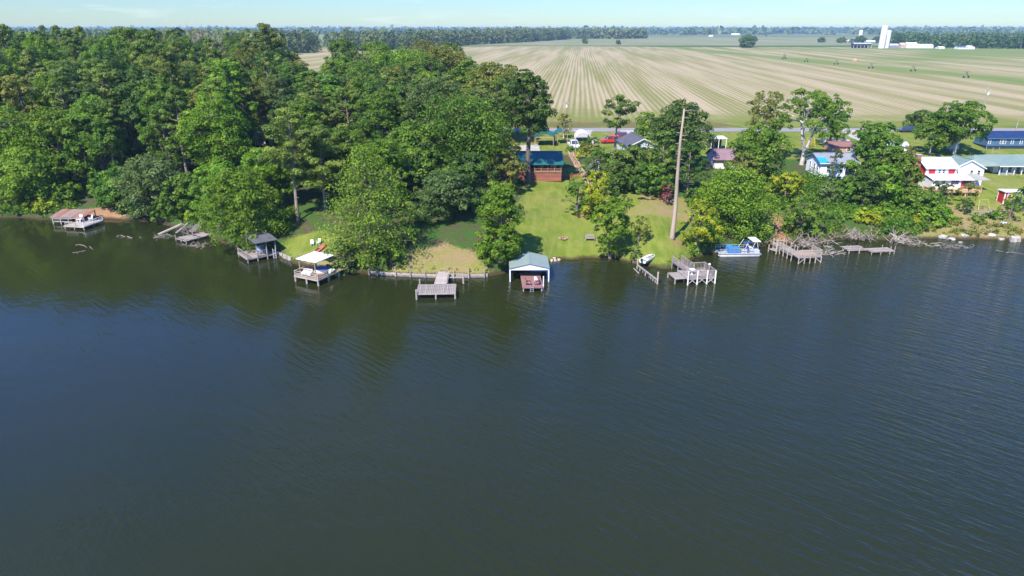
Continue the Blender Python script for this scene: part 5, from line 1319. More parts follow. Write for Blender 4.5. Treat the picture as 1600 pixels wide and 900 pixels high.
# brick edged path
pe = thing('path_edging', 'two rows of salmon bricks edging the garden path beside the cabin', 'edging', base(900, 246), 0); po = pe.location.copy()
bm_ = MB().box(-.2, .2, -.12, .12, -.05, .16).mesh('brick', SALMON)
for off in (-.45, .45, 0):
    Pth = [gter(*p) for p in ((890,232),(894,243),(900,254),(906,264),(913,273),(918,280),(921,290))]
    for (a, q) in zip(Pth[:-1], Pth[1:]):
        n = max(2, int(math.dist(a[:2], q[:2])/.55))
        for i in range(n):
            f = (i+.5)/n; x = a[0]+(q[0]-a[0])*f+off+rnd.uniform(-.06,.06); y = a[1]+(q[1]-a[1])*f
            if off == 0 and rnd.random() < .35: continue
            o = link('brick', bm_, None, pe); o.location = (x-po.x, y-po.y, H(x, y)-po.z); o.rotation_euler.z = 1.1+rnd.uniform(-.3,.3)
# teal carports, white round carport
def carport(px, py, w, d, h, rise, roof_m, post_m, label, rz=0.0, metal=True):
    x, y, z = base(px, py); t = thing('carport', label, 'carport', (x, y, z), rz)
    r = MB(); corrug(r, -w/2-.2, 0, -.2, d+.2, h, h+rise, 'x', .45); corrug(r, w/2+.2, 0, -.2, d+.2, h, h+rise, 'x', .45); r.build('roof', roof_m, t)
    for sx in (-1, 1):
        for yy in (0, d/2, d): post(t, sx*w/2, yy, -.1, h-.05, post_m, .06, True)
    for yy in (0, d): MB().box(-w/2, w/2, yy-.05, yy+.05, h-.22, h-.09).build('beam', post_m, t)
    return t
carport(850, 229.5, 4.2, 5.5, 2.3, .9, TEAL, TANW, 'teal roofed carport directly behind the log cabin', -.12)
carport(878.5, 226, 2.3, 4.0, 2.5, .8, TEAL, TANW, 'narrow teal roofed shelter right of the larger teal carport', .1)
x, y, z = base(911, 222.5)
t = thing('carport', 'white rounded fabric carport by the gravel drive', 'carport', (x, y, z), 0); prof = [(math.cos(a_)*1.75, .7+math.sin(a_)*1.65) for a_ in np.linspace(0, math.pi, 13)]
b = MB(); vs = [(px_, yy, pz) for yy in (0, 1.8, 3.6, 5.4) for px_, pz in [(1.75,0)]+prof+[(-1.75,0)]]; n = 15
b.add(vs, [(i*n+k, i*n+k+1, (i+1)*n+k+1, (i+1)*n+k) for i in range(3) for k in range(n-1)]); o = b.build('cover', M('white_fabric', (.84,.84,.82), (.80,.80,.78), 1, .6), t, True); md = o.modifiers.new('s', 'SOLIDIFY'); md.thickness = .05
for yy in (0, 2.7, 5.4): MB().tube([(p[0]*.97, yy+.06, p[1]*.97) for p in [(1.75,0)]+prof+[(-1.75,0)]], .035, 6).build('hoop', STEEL, t)
# --- vehicles
def car(label, px, py, rz, paint, kind='suv', cat='car', name='parked_car', L=4.5, Wd=1.85):
    x, y, z = base(px, py); t = thing(name, label, cat, (x, y, max(z, GZ if y > 170 else z)+.03), rz)
    hb = .95 if kind != 'sedan' else .82; ht = 1.75 if kind == 'suv' else (1.45 if kind == 'sedan' else 1.8)
    lo = [(-L/2,.38),(-L/2+.05,hb-.08),(-L/2+.25,hb),(L/2-.3,hb-.06),(L/2-.03,hb-.25),(L/2,.42),(L/2-.12,.28),(-L/2+.12,.28)]
    o = MB().prism(lo, -Wd/2, Wd/2, 'y').build('body', paint, t); bv = o.modifiers.new('b', 'BEVEL'); bv.width = .07; bv.segments = 2
    if kind == 'suv': top = [(-L/2+.10,hb-.03),(-L/2+.32,ht),(.45,ht),(1.12,hb-.03)]
    elif kind == 'sedan': top = [(-L/2+.55,hb-.03),(-.95,ht),(.4,ht),(1.2,hb-.03)]
    else: top = [(-.35,hb-.03),(-.2,ht),(.75,ht),(1.35,hb-.03)]
    wt_ = Wd*.86
    vs = [(p[0], s*(Wd*.48 if p[1] < ht else wt_*.44), p[1]) for s in (-1, 1) for p in top]
    o = MB().add(vs, [(0,1,2,3),(7,6,5,4),(0,4,5,1),(1,5,6,2),(2,6,7,3),(3,7,4,0)]).build('cabin', paint, t); bv = o.modifiers.new('b', 'BEVEL'); bv.width = .05; bv.segments = 2
    xm = (top[0][0]+top[3][0])/2
    for s in (-1, 1):
        for xa_, xb_ in ((top[0][0]+.38, xm-.05), (xm+.05, top[3][0]-.30)):
            sh = .10; ya_, yb_2 = s*(Wd*.48+.015), s*(wt_*.44+.02)
            z1, z2 = hb+.04, ht-.12; f1, f2 = (z1-hb)/(ht-hb), (z2-hb)/(ht-hb)
            yy1, yy2 = ya_+(yb_2-ya_)*f1, ya_+(yb_2-ya_)*f2
            MB().add([(xa_,yy1,z1),(xb_,yy1,z1),(xb_-sh*1.2,yy2,z2),(xa_+sh*.6,yy2,z2)], [(0,1,2,3)]).build('side_window', GLASS, t)
    (x3, z3), (x2, z2_) = top[3], top[2]
    MB().add([(x3-.04+.03,-Wd*.42,z3+.08),(x3-.04+.03,Wd*.42,z3+.08),(x2+.07,wt_*.38,z2_-.08),(x2+.07,-wt_*.38,z2_-.08)], [(0,1,2,3)]).build('windscreen', GLASS, t)
    for s in (-1, 1):
        for xx in (-L*.31, L*.31):
            wh = MB(); wh.lathe([(.33,-.11),(.33,.11)], 16).build('wheel', BLACK, t, loc=(xx, s*(Wd/2-.08), .33), rot=(math.pi/2, 0, 0))
        MB().box(L/2-.04, L/2+.015, s*.62-.16, s*.62+.16, .60, .76).build('headlight', STEEL, t); MB().box(-L/2-.012, -L/2+.06, s*.7-.12, s*.7+.12, .62, .8).build('tail_light', RED, t)
    return t
CARRED = M('car_red', (.55,.035,.02), (.52,.03,.02), .3, .25, spec=.6)
car('bright red car parked on the grass behind the lone pine', 953, 223.5, math.pi+.12, CARRED)
car('maroon car parked just behind the bright red one', 966, 218, math.pi-.1, M('car_maroon', (.16,.03,.03), None, .3, .3, spec=.6))
car('white pickup truck nosing out beside the slim pole by the white carport', 896, 231, -1.45, M('car_white', (.78,.78,.77), None, .3, .3, spec=.6), 'pickup', 'truck', 'pickup_truck', 5.2)
car('dark blue car parked at the road beside the dark roadside tree', 1418, 206.3, math.pi, M('car_navy', (.04,.06,.10), None, .3, .3, spec=.6), 'sedan')
# --- dark roofed house behind the lone pine
x, y, z = base(1004, 247)
t = thing('house', 'small house with charcoal gable roof and pale walls behind the lone pine', 'house', (x, y, z), .12)
gable(t, 6.4, 9, 2.6, 1.5, M('pale_blue_siding', (.60,.66,.72), (.54,.60,.66), .5, .6, (1,1,5)), DARKROOF, 'y', fascia=WHITE)
for xx in (-1.7, 1.4): window(t, xx, 1.5, .9, 1.1)
door(t, 0, .1)
# pale shed, tarp
x, y, z = base(930, 268)
t = thing('garden_shed', 'pale grey garden shed beside the bright blue tarp', 'shed', (x, y, z), -.1)
gable(t, 1.5, 1.8, 1.5, .35, M('pale_grey_metal', (.55,.55,.52), (.48,.48,.46), 1, .6), GREYROOF, 'y', .1); door(t, 0, .05, .7, 1.3, m=GREYROOF)
def crumpled(name, label, loc, rz, w, d, h, seed, m=TARP, cat='tarp', tilt=0):
    rng = np.random.default_rng(seed); n = 10
    xs_, ys_ = np.meshgrid(np.linspace(-w/2, w/2, n), np.linspace(-d/2, d/2, n))
    zs_ = h*np.exp(-((xs_/w*2.2)**2+(ys_/d*2.2)**2))+.08*rng.random((n, n))
    i = np.arange(n-1)[:, None]*n+np.arange(n-1)[None]
    me = np_mesh(name, np.stack([xs_, ys_, zs_], -1).reshape(-1, 3), np.stack([i, i+1, i+n+1, i+n], -1).reshape(-1, 4)); me.materials.append(m)
    o = link(name, me); o.location = loc; o.rotation_euler = (tilt, 0, rz); md = o.modifiers.new('s', 'SOLIDIFY'); md.thickness = .02
    return tag(o, label, cat)
x, y, z = base(921.5, 266.5); crumpled('tarp', 'bright blue tarp draped over a heap beside the pale shed', (x, y, z+.02), .2, 1.3, 1.6, .95, 3)
# --- brown roofed house
x, y, z = base(1138, 264)
t = thing('house', 'house with purple brown roof and white walls between the tree groups', 'house', (x, y, z), -.04)
gable(t, 6.0, 7, ztop(248.5, y)-z-.1, 1.5, M('cream_wall', (.74,.70,.62), (.68,.64,.57), .6, .7), PURPROOF, 'x', .35, fascia=DARKIN)
window(t, 1.6, 1.6, .8, 1.0); door(t, -.6, .05, .9, 1.9, m=WHITE)
x, y, z = base(1128, 240); 
t = thing('patio_cover', 'white flat patio roof on posts behind the purple brown roof', 'shelter', (x, y+3, z), .1)
b = MB(); corrug(b, -1.9, 1.9, 0, 2.8, 2.75, 3.0, 'y', .35); b.build('roof', WHITEM, t)
for xx in (-1.7, 0, 1.7):
    for yy in (.1, 2.7): post(t, xx, yy, 0, 2.68, WHITE, .06, True)
MB().box(-1.7, 1.7, 2.72, 2.78, 0, 2.6).build('back_wall', DARKIN, t)
# --- white house on piers with tarp
Yw = 131.0; z = 4.6
xa, xb = atd(1281, Yw, 7), atd(1337, Yw, 7); zb = ztop(276.5, Yw); ze = ztop(253.5, Yw); xm = (xa+xb)/2; w = xb-xa; dW = 6.6
t = thing('house', 'white house on piers with grey shingle roof and windowed gable end', 'house', (xm, Yw, zb), 0)
SID = M('white_siding', (.80,.80,.80), (.74,.74,.745), .5, .6, (1,1,7))
rW = ztop(239.5, Yw+dW/2)-ze
gable(t, w, dW, ze-zb, rW, SID, GREYROOF, 'x', .45, fascia=WHITE)
for yy, ww in ((1.2,.6),(2.6,.6),(4.6,.5)): window(t, -w/2, 1.6, ww, 1.2, yy, -math.pi/2)
MB().box(-.5, .5, -.05, 0, 0, .5).build('gable_vent', GREYROOF, t, loc=(-w/2-.004, dW/2, ze-zb+.35), rot=(0, 0, -math.pi/2))
for xx in (-1.9, .6, 2.3): window(t, xx, 1.55, .6, 1.1)
MB().box(.2, 1.6, -.06, -.004, .05, 2.0).build('porch_panel', M('shade_screen', (.30,.31,.32), (.25,.26,.27), 1, .7), t, loc=(1.2, 0, 0))
for xx in (-3, -1.2, 1.0, 3.0):
    for yy in (.3, 3, 6): 
        px_, py_ = xm+xx, Yw+yy; MB().box(-.22, .22, -.22, .22, H(px_, py_)-zb-.2, -.005).build('pier', WHITE, t, loc=(xx, yy, 0))
tp = MB(); n = 6; vs = []; kx = rW/(dW/2)
for i in range(n+1):
    for j in range(n+1):
        u, v = i/n, j/n; yy = -.52+v*2.0; vs.append((-w/2-.5+u*1.75, yy, ze-zb+kx*yy+.17+.03*math.sin(i*2.1+j*3.3)))
tp.add(vs, [(i*(n+1)+j, (i+1)*(n+1)+j, (i+1)*(n+1)+j+1, i*(n+1)+j+1) for i in range(n) for j in range(n)])
o = tp.build('tarp', TARP, loc=(xm, Yw, zb)); md = o.modifiers.new('s', 'SOLIDIFY'); md.thickness = .02; tag(o, 'blue tarp spread over the left front corner of the white house roof', 'tarp')
# --- brown shed and white railed pen behind it
x, y, z = base(1316, 240)
t = thing('shed', 'low shed with rust brown roof behind the white house', 'shed', (x, y, z), -.05)
gable(t, 5.2, 4.2, 1.6, .7, M('salmon_wall', (.50,.30,.22), (.42,.25,.18), .8, .8), M('rust_brown_roof', (.26,.125,.105), (.21,.10,.085), .6, .7), 'x', .3)
window(t, 1.2, .9, .7, .7); MB().box(1.6, 2.5, -.5, -.1, 0, 1.1).build('water_heater', WHITE, t)
x, y, z = base(1309, 226)
t = thing('fence_pen', 'white railed pen behind the rust brown shed', 'fence', (x, y, z), 0)
railing(t, [(-2.6,0),(0,0),(2.6,0),(2.6,3.2),(0,3.2),(-2.6,3.2),(-2.6,0)], 0, 1.0, WHITE, .22, bw=.07)
x, y, z = base(1265, 231)
t = thing('swing_frame', 'yellow swing frame in the shade beside the white barked sycamore', 'swing', (x, y, z), .3)
for xx in (-.9, .9):
    MB().bar((xx,-.7,0), (xx,0,2.3), .10).build('leg', YELLOW, t); MB().bar((xx,.7,0), (xx,0,2.3), .10).build('leg', YELLOW, t)
MB().bar((-1.0,0,2.3), (1.0,0,2.3), .10).build('top_bar', YELLOW, t); MB().box(-.3, .3, -.1, .1, .5, .55).build('seat', BLACK, t); 
for xx in (-.28, .28): MB().bar((xx,0,.52), (xx,0,2.28), .025).build('chain', STEEL, t)
# --- red shuttered house
Yr = 130.0
xa, xb = atd(1448, Yr, 8), atd(1496, Yr, 8); zt_ = ztop(261.5, Yr); zb = ztop(280, Yr); x0 = (xa+xb)/2; zg = H(x0, Yr)
t = thing('house', 'white house with red shutters, white roof, brick chimney and raised deck', 'house', (x0, Yr, zg), 0); w = xb-xa
e = zt_-zg; dd = 6.4; ri = ztop(246.5, Yr+dd/2)-zt_
MB().box(-w/2, w/2, 0, dd, -.2, e-2.3-.004).build('lower_wall', WHITE, t)
gable(t, w, dd, 2.3, ri, SID, WHITEM, 'x', .35, e-2.3, metal=True, pitch=.5, fascia=WHITE)
MB().prism([(.15,e-2.1),(dd-.15,e-2.1),(dd-.15,e-.1),(dd/2,e+ri-.35),(.15,e-.1)], -w/2-.05, -w/2-.006, 'x').build('red_gable', RED, t)
for xx in (-w/2+1.15, w/2-.95): 
    MB().box(-.62, .62, -.07, -.004, -.5, .5).build('shutter', RED, t, loc=(xx, 0, e-.85))
for xx in (-.35, .45): window(t, xx, e-.75, .45, .7)
ch = MB(); ch.box(-.55, .55, -.5, .5, -.3, e+ri*.55); ch.box(-.45, .45, -.42, .42, e+ri*.55, e+ri+.7); ch.build('chimney', BRICK, t, loc=(-w/2-.75, 2.2, 0)); MB().box(-.52, .52, -.5, .5, 0, .12).build('chimney_cap', conc, t, loc=(-w/2-.75, 2.2, e+ri+.71))
# right wing: white gable wall facing the lake
wx = w/2+2.9; gable(t, 5.8, 5.2, e-.25, 1.5, SID, GREENROOF, 'y', .25, x=wx, y=.8, fascia=WHITE, rname='wing_roof', wname='wing_wall')
for xx in (.5, 1.9): window(t, wx+xx, e-1.2, .5, .95, .8)
# porch roof, porch and deck in front
pz0, pz1 = ztop(281.5, Yr-3.2)-zg, ztop(271.5, Yr)-zg
r = MB(); corrug(r, -w/2-.2, w/2+1.7, -3.2, -.01, pz0, pz1, 'y', .5); r.build('porch_roof', WHITEM, t)
r = MB(); r.add([(w/2+1.75,-2.6,pz0-.1),(w/2+5.2,-2.6,pz0-.1),(w/2+4.4,.75,pz1-.1),(w/2+1.75,.75,pz1-.1),(w/2+1.75,-2.6,pz0-.2),(w/2+5.2,-2.6,pz0-.2),(w/2+4.4,.75,pz1-.2),(w/2+1.75,.75,pz1-.2)], [(0,1,2,3),(7,6,5,4),(0,4,5,1),(1,5,6,2),(2,6,7,3),(3,7,4,0)]); r.build('side_roof', M('tan_shingle', (.33,.31,.26), (.27,.25,.21), .8, .85), t)
dz = max(ztop(298, Yr-4.4)-zg, pz0-2.3)
MB().box(-w/2, w/2-.4, -2.7, -.05, dz, pz0-.12).build('porch_wall', WHITE, t); MB().box(w/2-.39, w/2+1.5, -2.6, -.05, dz, pz0-.12).build('red_porch_wall', RED, t)
for xx in (-2.0, -.9, .9, 1.7): window(t, xx, dz+1.25, .7, .8, -2.7)
door(t, w/2+.5, dz+.05, .8, 1.7, -2.6, GLASS)
ORW = M('fresh_timber', (.58,.38,.19), (.50,.31,.15), 1, .8, rnd=.1)
planks(t, -w/2-5.0, w/2+2.4, -4.6, -2.75, dz-.02, 'x', .2, m=ORW); railing(t, [(-w/2-5.0,-4.55),(-w/2-1.2,-4.55),(0,-4.55),(w/2+2.4,-4.55)], dz, .85, ORW, .22)
MB().box(-w/2-5.0, w/2+2.4, -4.72, -4.62, dz-.3, dz-.03).build('deck_beam', ORW, t)
for i in range(6): xx = -w/2-4.9+(w+7.2)*i/5; MB().bar((xx,-4.5,H(x0+xx,Yr-4.5)-zg-.3), (xx,-4.5,dz-.08), .16).build('deck_post', ORW, t)
# low canopy left of the deck
x, y, z = base(1416, 300)
t = thing('lean_to', 'tan timber lean-to frame left of the red shuttered house deck', 'shelter', (x, y, z), .1)
for xx in (-1.2, 1.2):
    for yy in (0, 2): post(t, xx, yy, -.2, 2.0, ORW, .07, True)
MB().box(-1.4, 1.4, -.1, 2.2, 2.0, 2.1).build('roof', ORW, t)
for s in (-1, 1): MB().bar((s*1.2,0,1.2), (s*.5,0,2.0), .08).build('brace', ORW, t)
# --- house with grey green roof
Yg = 138.0; xa = atd(1566, Yg, 8); z = H(xa, Yg); ze = ztop(258.5, Yg)-z; W_ = 13.0
t = thing('house', 'house with wide grey green hip roof, white porch and brick base at the right edge', 'house', (xa+W_/2, Yg, z), 0)
MB().box(-W_/2, W_/2, .0, 9, -.2, ze-2.4).build('brick_base', BRICK, t)
MB().box(-W_/2, W_/2, 1.9, 9, ze-2.4+.004, ze).build('wall', SID, t)
for xx in (-5.0, -3.2, -1.4): window(t, xx, ze-1.15, .8, 1.1, 1.9)
door(t, -4.1, ze-2.35, .9, 1.9, 1.9, WHITE)
for i in range(7): post(t, -W_/2+.1+i*1.5, .1, ze-2.39, ze-.02, WHITE, .07, True, 'porch_post')
railing(t, [(-W_/2+.1,.08),(-W_/2+3.0,.08)], ze-2.39, .8, WHITE, .2, False)
MB().box(-W_/2, W_/2, .0, .12, ze-.2, ze-.02).build('porch_beam', WHITE, t)
rr2 = MB(); rise = ztop(241, Yg+5)-z-ze; a0 = -W_/2-.6-3.6
rr2.add([(-W_/2-.5,-.5,ze-.02),(W_/2+.5,-.5,ze-.02),(W_/2+.5,4.8,ze+rise),(-W_/2-.3,4.8,ze+rise),(-W_/2-4.2,2.0,ze-.6),(-W_/2-4.2,9.6,ze-.6),(W_/2+.5,9.8,ze-.02),(-W_/2-2.6,4.9,ze+rise*.9)],
        [(0,1,2,3),(0,3,7,4),(4,7,5),(3,2,6,5,7)])
o = rr2.build('roof', GREENROOF, t); md = o.modifiers.new('s', 'SOLIDIFY'); md.thickness = .12
MB().box(-W_/2-.5, W_/2+.5, -.56, -.5, ze-.2, ze-.02).build('fascia', WHITE, t)
st_ = MB()
for k in range(9): st_.box(0, 1.1, -.28*k-.28, -.28*k, ze-2.4-.2*k-.06, ze-2.4-.2*k)
for xx in (-.06, 1.1): st_.bar((xx+.03,0,ze-2.5), (xx+.03,-2.5,ze-4.3), .06, .22); st_.bar((xx+.03,0,ze-1.6), (xx+.03,-2.5,ze-3.4), .06, .08)
st_.build('stairs', GREYW, t, loc=(-W_/2+2.2, -.05, 0))
# --- navy roofed blue house
x, y, z = gter(1540, 233); Wb = 20.0
t = thing('mobile_home', 'long steel blue house with navy roof and white framed windows', 'house', (x+Wb/2, y, z), 0)
MB().box(-Wb/2+.1, Wb/2-.1, .1, 4.4, -.1, .69).build('skirting', M('navy_skirting', (.03,.045,.08), (.025,.035,.06), 1, .8), t)
gable(t, Wb, 4.6, 1.85, 1.05, STEELBLUE, NAVYROOF, 'x', .3, .7, fascia=STEELBLUE)
for px in (1546, 1564.5, 1569.5, 1581.5, 1595.5): window(t, atd(px, y, z+1.6)-x-Wb/2, 1.65, .42, .85)
for xx in (3, 5, 7.5): window(t, xx, 1.65, .42, .85)
for k in range(3): MB().box(-1.4+k*2.6, -1.1+k*2.6, -3.2, -3.05, 0, 1.3).build('marker', PALEW, t) if False else None
for px, py in ((1539,240.5),(1549,243),(1559,242)):
    xx, yy, zz = base(px, py); pst = thing('fence_post', {1539:'leftmost',1549:'middle',1559:'rightmost'}[px]+' grey fence post standing in the grass before the blue house', 'post', (xx, yy, zz), 0, 'posts before the blue house'); post(pst, 0, 0, -.2, 1.7, GREYP, .07)
x, y, z = base(1488, 236)
t = thing('gas_tank', 'pale grey horizontal tank under the multi stemmed tree', 'tank', (x, y, z), .1)
MB().tube([(-1.25,0,.75),(-1.1,0,.75),(1.1,0,.75),(1.25,0,.75)], [.2,.5,.5,.2], 14).build('shell', M('tank_paint', (.55,.60,.66), (.48,.53,.6), .8, .4), t, True)
for xx in (-.7, .7): MB().box(xx-.1, xx+.1, -.35, .35, 0, .4).build('foot', conc, t)
MB().lathe([(.14,0),(.14,.16),(.02,.2)], 10).build('valve_cap', STEEL, t, loc=(0,0,1.24))
# --- small building with slanting white roof edge
x, y, z = base(1400, 241)
t = thing('shed', 'cream outbuilding with white edged flat roof beside the road lawn', 'shed', (x, y, z), -.35)
MB().box(-2.0, 2.0, 0, 3.5, 0, 1.9).build('wall', M('cream_wall', (.74,.70,.62)), t); b = MB(); corrug(b, -2.3, 2.3, -.3, 3.8, 2.02, 2.3, 'y', .5); b.build('roof', WHITEM, t)
MB().box(-2.3, 2.3, -.36, -.31, 1.8, 2.0).build('fascia', WHITE, t); window(t, .9, 1.1, .6, .6); door(t, -.8, .03, .9, 1.7)
# --- red shed
x, y, z = base(1567, 319)
t = thing('garden_shed', 'small bright red shed with white trim and white roof', 'shed', (x, y, z-.05), -.05); w, d, h = 3.0, 2.0, 2.25
MB().box(0, w, 0, d, 0, h).build('wall', RED, t)
for xx in (0, w): MB().box(xx-.09, xx+.09, -.035, .09, 0, h).build('corner_trim', WHITE, t)
MB().box(-.05, .03, d-.1, d+.05, 0, h).build('corner_trim', WHITE, t)
dr = MB().box(-.75, .75, -.05, -.004, 0, 1.9).build('door', WHITE, t, loc=(1.15, 0, .1))
for xx in (-.36, .36):
    for zz in (.12, 1.02): MB().box(xx-.28, xx+.28, -.08, -.054, zz, zz+.75).build('door_panel', RED, dr)
MB().box(.25, .85, -.05, -.004, 0, 1.2).build('panel', WHITE, t, loc=(1.9, 0, .7)); MB().box(-.2, w+.2, -.25, d+.15, h+.005, h+.14).build('roof', WHITE, t)
# swing set, timber ring
x, y, z = base(1534, 327)
t = thing('swing_frame', 'yellow green play frame on the timber ring below the red shed', 'swing', (x, y, z), .0)
YG = M('yellow_green_paint', (.55,.52,.12), None, 1, .6)
for xx in (-.95, .95):
    for yy in (-.6, .6): MB().bar((xx+.1*(1 if xx > 0 else -1),yy,0), (xx*.8,0,1.75), .06).build('leg', YG, t)
MB().bar((-.8,0,1.75), (.8,0,1.75), .07).build('top_bar', YG, t); MB().box(-.3, .3, -.12, .12, .4, .44).build('seat', BLACK, t)
for xx in (-.28, .28): MB().bar((xx,0,.42), (xx,0,1.74), .025).build('chain', STEEL, t)
x, y, z = base(1535, 334)
t = thing('timber_ring', 'low curved ring of grey timbers round the play frame', 'edging', (x, y, z), 0)
for k in range(8):
    a_ = math.pi+k*math.pi/7; p = (math.cos(a_)*1.9, math.sin(a_)*1.1+.9); MB().cbox((0,0,.22), (.85,.22,.5)).build('timber', GREYW, t, loc=(p[0], p[1], 0), rot=(0,0,a_+math.pi/2))
x, y, z = base(1568, 349); crumpled('tarp', 'white sheet lying on the grass near the right edge', (x, y, z+.03), .3, 1.3, .9, .25, 8, WHITE, 'sheet')
# --- houses glimpsed in the left wood
for (px, py, w, d, hw, ri, wm_, rm_, lab) in ((418, 227, 5.6, 7, 2.6, 1.5, SID, M('pale_blue_metal', (.42,.52,.66), (.36,.46,.60), .5, .4), 'white house with pale blue metal roof glimpsed through the left wood'),
                                           (205, 203, 8, 6, 2.2, 1.2, M('pale_blue_siding', (.60,.66,.72)), WHITEM, 'pale roofed house glimpsed behind the pine trunk of the left wood'),
                                           (535, 222, 8, 6, 2.4, 1.4, M('cream_wall', (.74,.70,.62)), WHITEM, 'white roofed house mostly hidden above the huge cypress')):
    x, y, z = base(px, py); t = thing('house', lab, 'house', (x, y, z), .06)
    gable(t, w, d, hw, ri, wm_, rm_, 'x', .35, metal=True, fascia=WHITE); window(t, -w*.25, hw*.6, .7, .9); window(t, w*.22, hw*.6, .7, .9); door(t, 0, .05, .8, hw*.75)
# --- utility poles
def pole(label, px, py, top, arm=True, can=True, r=.13, cat='utility pole', white=False):
    x, y, z = base(px, py) if py > 190 else (*gpt(px, py, GZ), GZ)
    h = ztop(top, y)-z; t = thing('utility_pole', label, cat, (x, y, z), .1)
    MB().tube([(0,0,-.3),(0,0,h*.5),(0,0,h)], [r*1.15, r, r*.8], 8).build('pole', GREYP, t)
    if arm:
        MB().box(-.9, .9, -.06, .06, h-.75, h-.62).build('crossarm', GREYP, t)
        for xx in (-.8, 0, .8): MB().lathe([(.05,0),(.06,.1),(.03,.18)], 8).build('insulator', WHITE, t, loc=(xx, 0, h-.62 if xx else h))
    if can: MB().lathe([(.2,0),(.24,.05),(.24,.75),(.18,.82)], 12).build('transformer', WHITEM, t, loc=(.28, -.1, h-1.9))
    return t
pole('utility pole with white transformer leaning over the field behind the blue house', 1533, 186, 138)
pole('plain grey pole at the road edge right of the blue house', 1586, 208, 186, False, False)
pole('slim grey pole beside the white rounded carport', 899, 240, 203, False, False, .09)
pole('utility pole with white transformer at the field edge behind the teal carports', 883.5, 183, 158)
pole('thin pole standing at the far wood on the right', 1594, 77.5, 66, True, False)
pole('pale pole with a lamp head rising among the trees above the cypress', 518.5, 195, 149, False, True, .12)
# --- field machines
def irrig(px, py, wpx, hpx, label, big=False):
    x, y = gpt(px, py, GZ); s = mpp(y, GZ); w = wpx*s*.75; h = hpx*s*.95
    t = thing('irrigation_tower', label, 'irrigation tower', (x, y, GZ), .35, None)
    FM = M('rusty_steel', (.25,.185,.13), (.19,.14,.10), 1, .8)
    for sx in (-1, 1):
        MB().bar((sx*w*.38,0,.45), (0,-.2,h), .12).build('strut', FM, t); MB().bar((sx*w*.38,.3,.45), (0,.2,h), .12).build('strut', FM, t)
        MB().lathe([(.2,-.15),(.55,-.13),(.55,.13),(.2,.15)], 14).build('wheel', BLACK, t, loc=(sx*w*.42, 0, .6), rot=(math.pi/2, 0, 0))
    MB().box(-w*.42, w*.42, -.12, .12, .5, .72).build('axle_beam', FM, t); MB().tube([(-w*.5,0,h),(w*.5,0,h)], .12, 8).build('pipe', FM, t)
    if big: MB().box(-w*.25, w*.25, -.6, .6, .8, h*.62).build('pump_box', FM, t); MB().prism([(-w*.2,h*.62),(w*.2,h*.62),(0,h)], -.5, .5, 'y').build('cover', FM, t)
for a_ in ((1225,92.5,11,8,'bulky dark irrigation unit, leftmost machine in the far field',True), (1259.5,97,9,6,'smallest irrigation tower, second from the left in the field'), (1306.5,101,11,6.5,'irrigation tower third from the left in the field'),
           (1360.5,107,13,8,'irrigation tower just before the twin silos'), (1426.5,111.5,15,8,'irrigation tower second from the right in the field'), (1509,122,17,10,'nearest and rightmost irrigation tower in the field')): irrig(*a_)
x, y = gpt(1336, 95.5, GZ); t = tag(MB().lathe([(2.3,0),(2.1,1.0),(1.2,1.9),(.3,2.3)], 14).build('hay_stack', M('straw_orange', (.48,.27,.15), (.38,.21,.12), .5, 1), loc=(x, y, GZ)), 'small rust orange heap in the far field', 'heap')
# --- farmstead
def Fm(px, py): x, y = gpt(px, py, GZ); return x, y, GZ
SILO = M('silo_concrete', (.74,.72,.67), (.62,.60,.55), .12, .85, (1,1,.25)); BARNW = M('barn_white', (.80,.80,.79), (.72,.72,.71), .15, .6)  # pale concrete for silos, plain white paint for barns
def silo(px, py, top, wpx, label, dome, dome_m=WHITEM):
    x, y, z = Fm(px, py); s = mpp(y, z); r = wpx*s/2; h = ztop(top, y)-z; t = thing('silo', label, 'silo', (x, y, z), 0); hd = r*.85 if dome else 0
    prof = []
    nb = 14
    for k in range(nb+1):
        zz = (h-hd)*k/nb; prof += [(r, zz), (r*1.012, zz+.15)] if k < nb else [(r, zz)]
    MB().lathe(prof, 20).build('shaft', SILO, t)
    if dome: MB().lathe([(r*1.03*math.cos(a_), h-hd+hd*math.sin(a_)) for a_ in np.linspace(0, 1.5, 7)], 20).build('dome', dome_m, t, True)
    else: MB().lathe([(r*1.03,h),(r*1.03,h+.35),(r*.2,h+.6)], 20).build('cap', SILO, t); MB().box(-.3, .3, -r-.6, -r-.02, 0, h).build('chute', SILO, t)
    return t
silo(1376.8, 75.5, 40.5, 9.3, 'taller flat topped concrete silo of the pair on the farm', False)
silo(1384.6, 75.2, 47, 7.0, 'shorter domed silo leaning close to the taller one', True)
silo(1342.5, 67, 46.8, 5.6, 'lone small silo with white dome behind dark trees', True)
def barn(px0, px1, py, top, label, m, rm, ridge='x', cat='barn', d=9, rise=.35, open_=False):
    x0, y, z = Fm(px0, py); x1 = atd(px1, y, z+2); w = x1-x0; h = ztop(top, y)-z
    t = thing('barn', label, cat, ((x0+x1)/2, y, z), 0)
    if open_:
        gable(t, w, d, h*.3, h*.18, DARKIN, rm, 'x', .3, h*.52, metal=True, pitch=1.2)
        for i in range(6): post(t, -w/2+w*i/5, .1, 0, h*.52, WHITE, .16, True)
        MB().box(-w/2, w/2, d-.2, d, 0, h*.52).build('back_wall', GREYROOF, t)
    else:
        gable(t, w, d, h*(1-rise), h*rise, m, rm, ridge, .3, metal=True, pitch=1.2)
        for i in range(max(1, int(w/5))):
            xx = -w/2+w*(i+.5)/max(1, int(w/5)); window(t, xx, h*.35, .9, .9)
    return t
barn(1333.5, 1361.5, 75.3, 67, 'open fronted pole barn left of the twin silos', WHITE, M('pale_blue_metal', (.42,.52,.66)), open_=True)
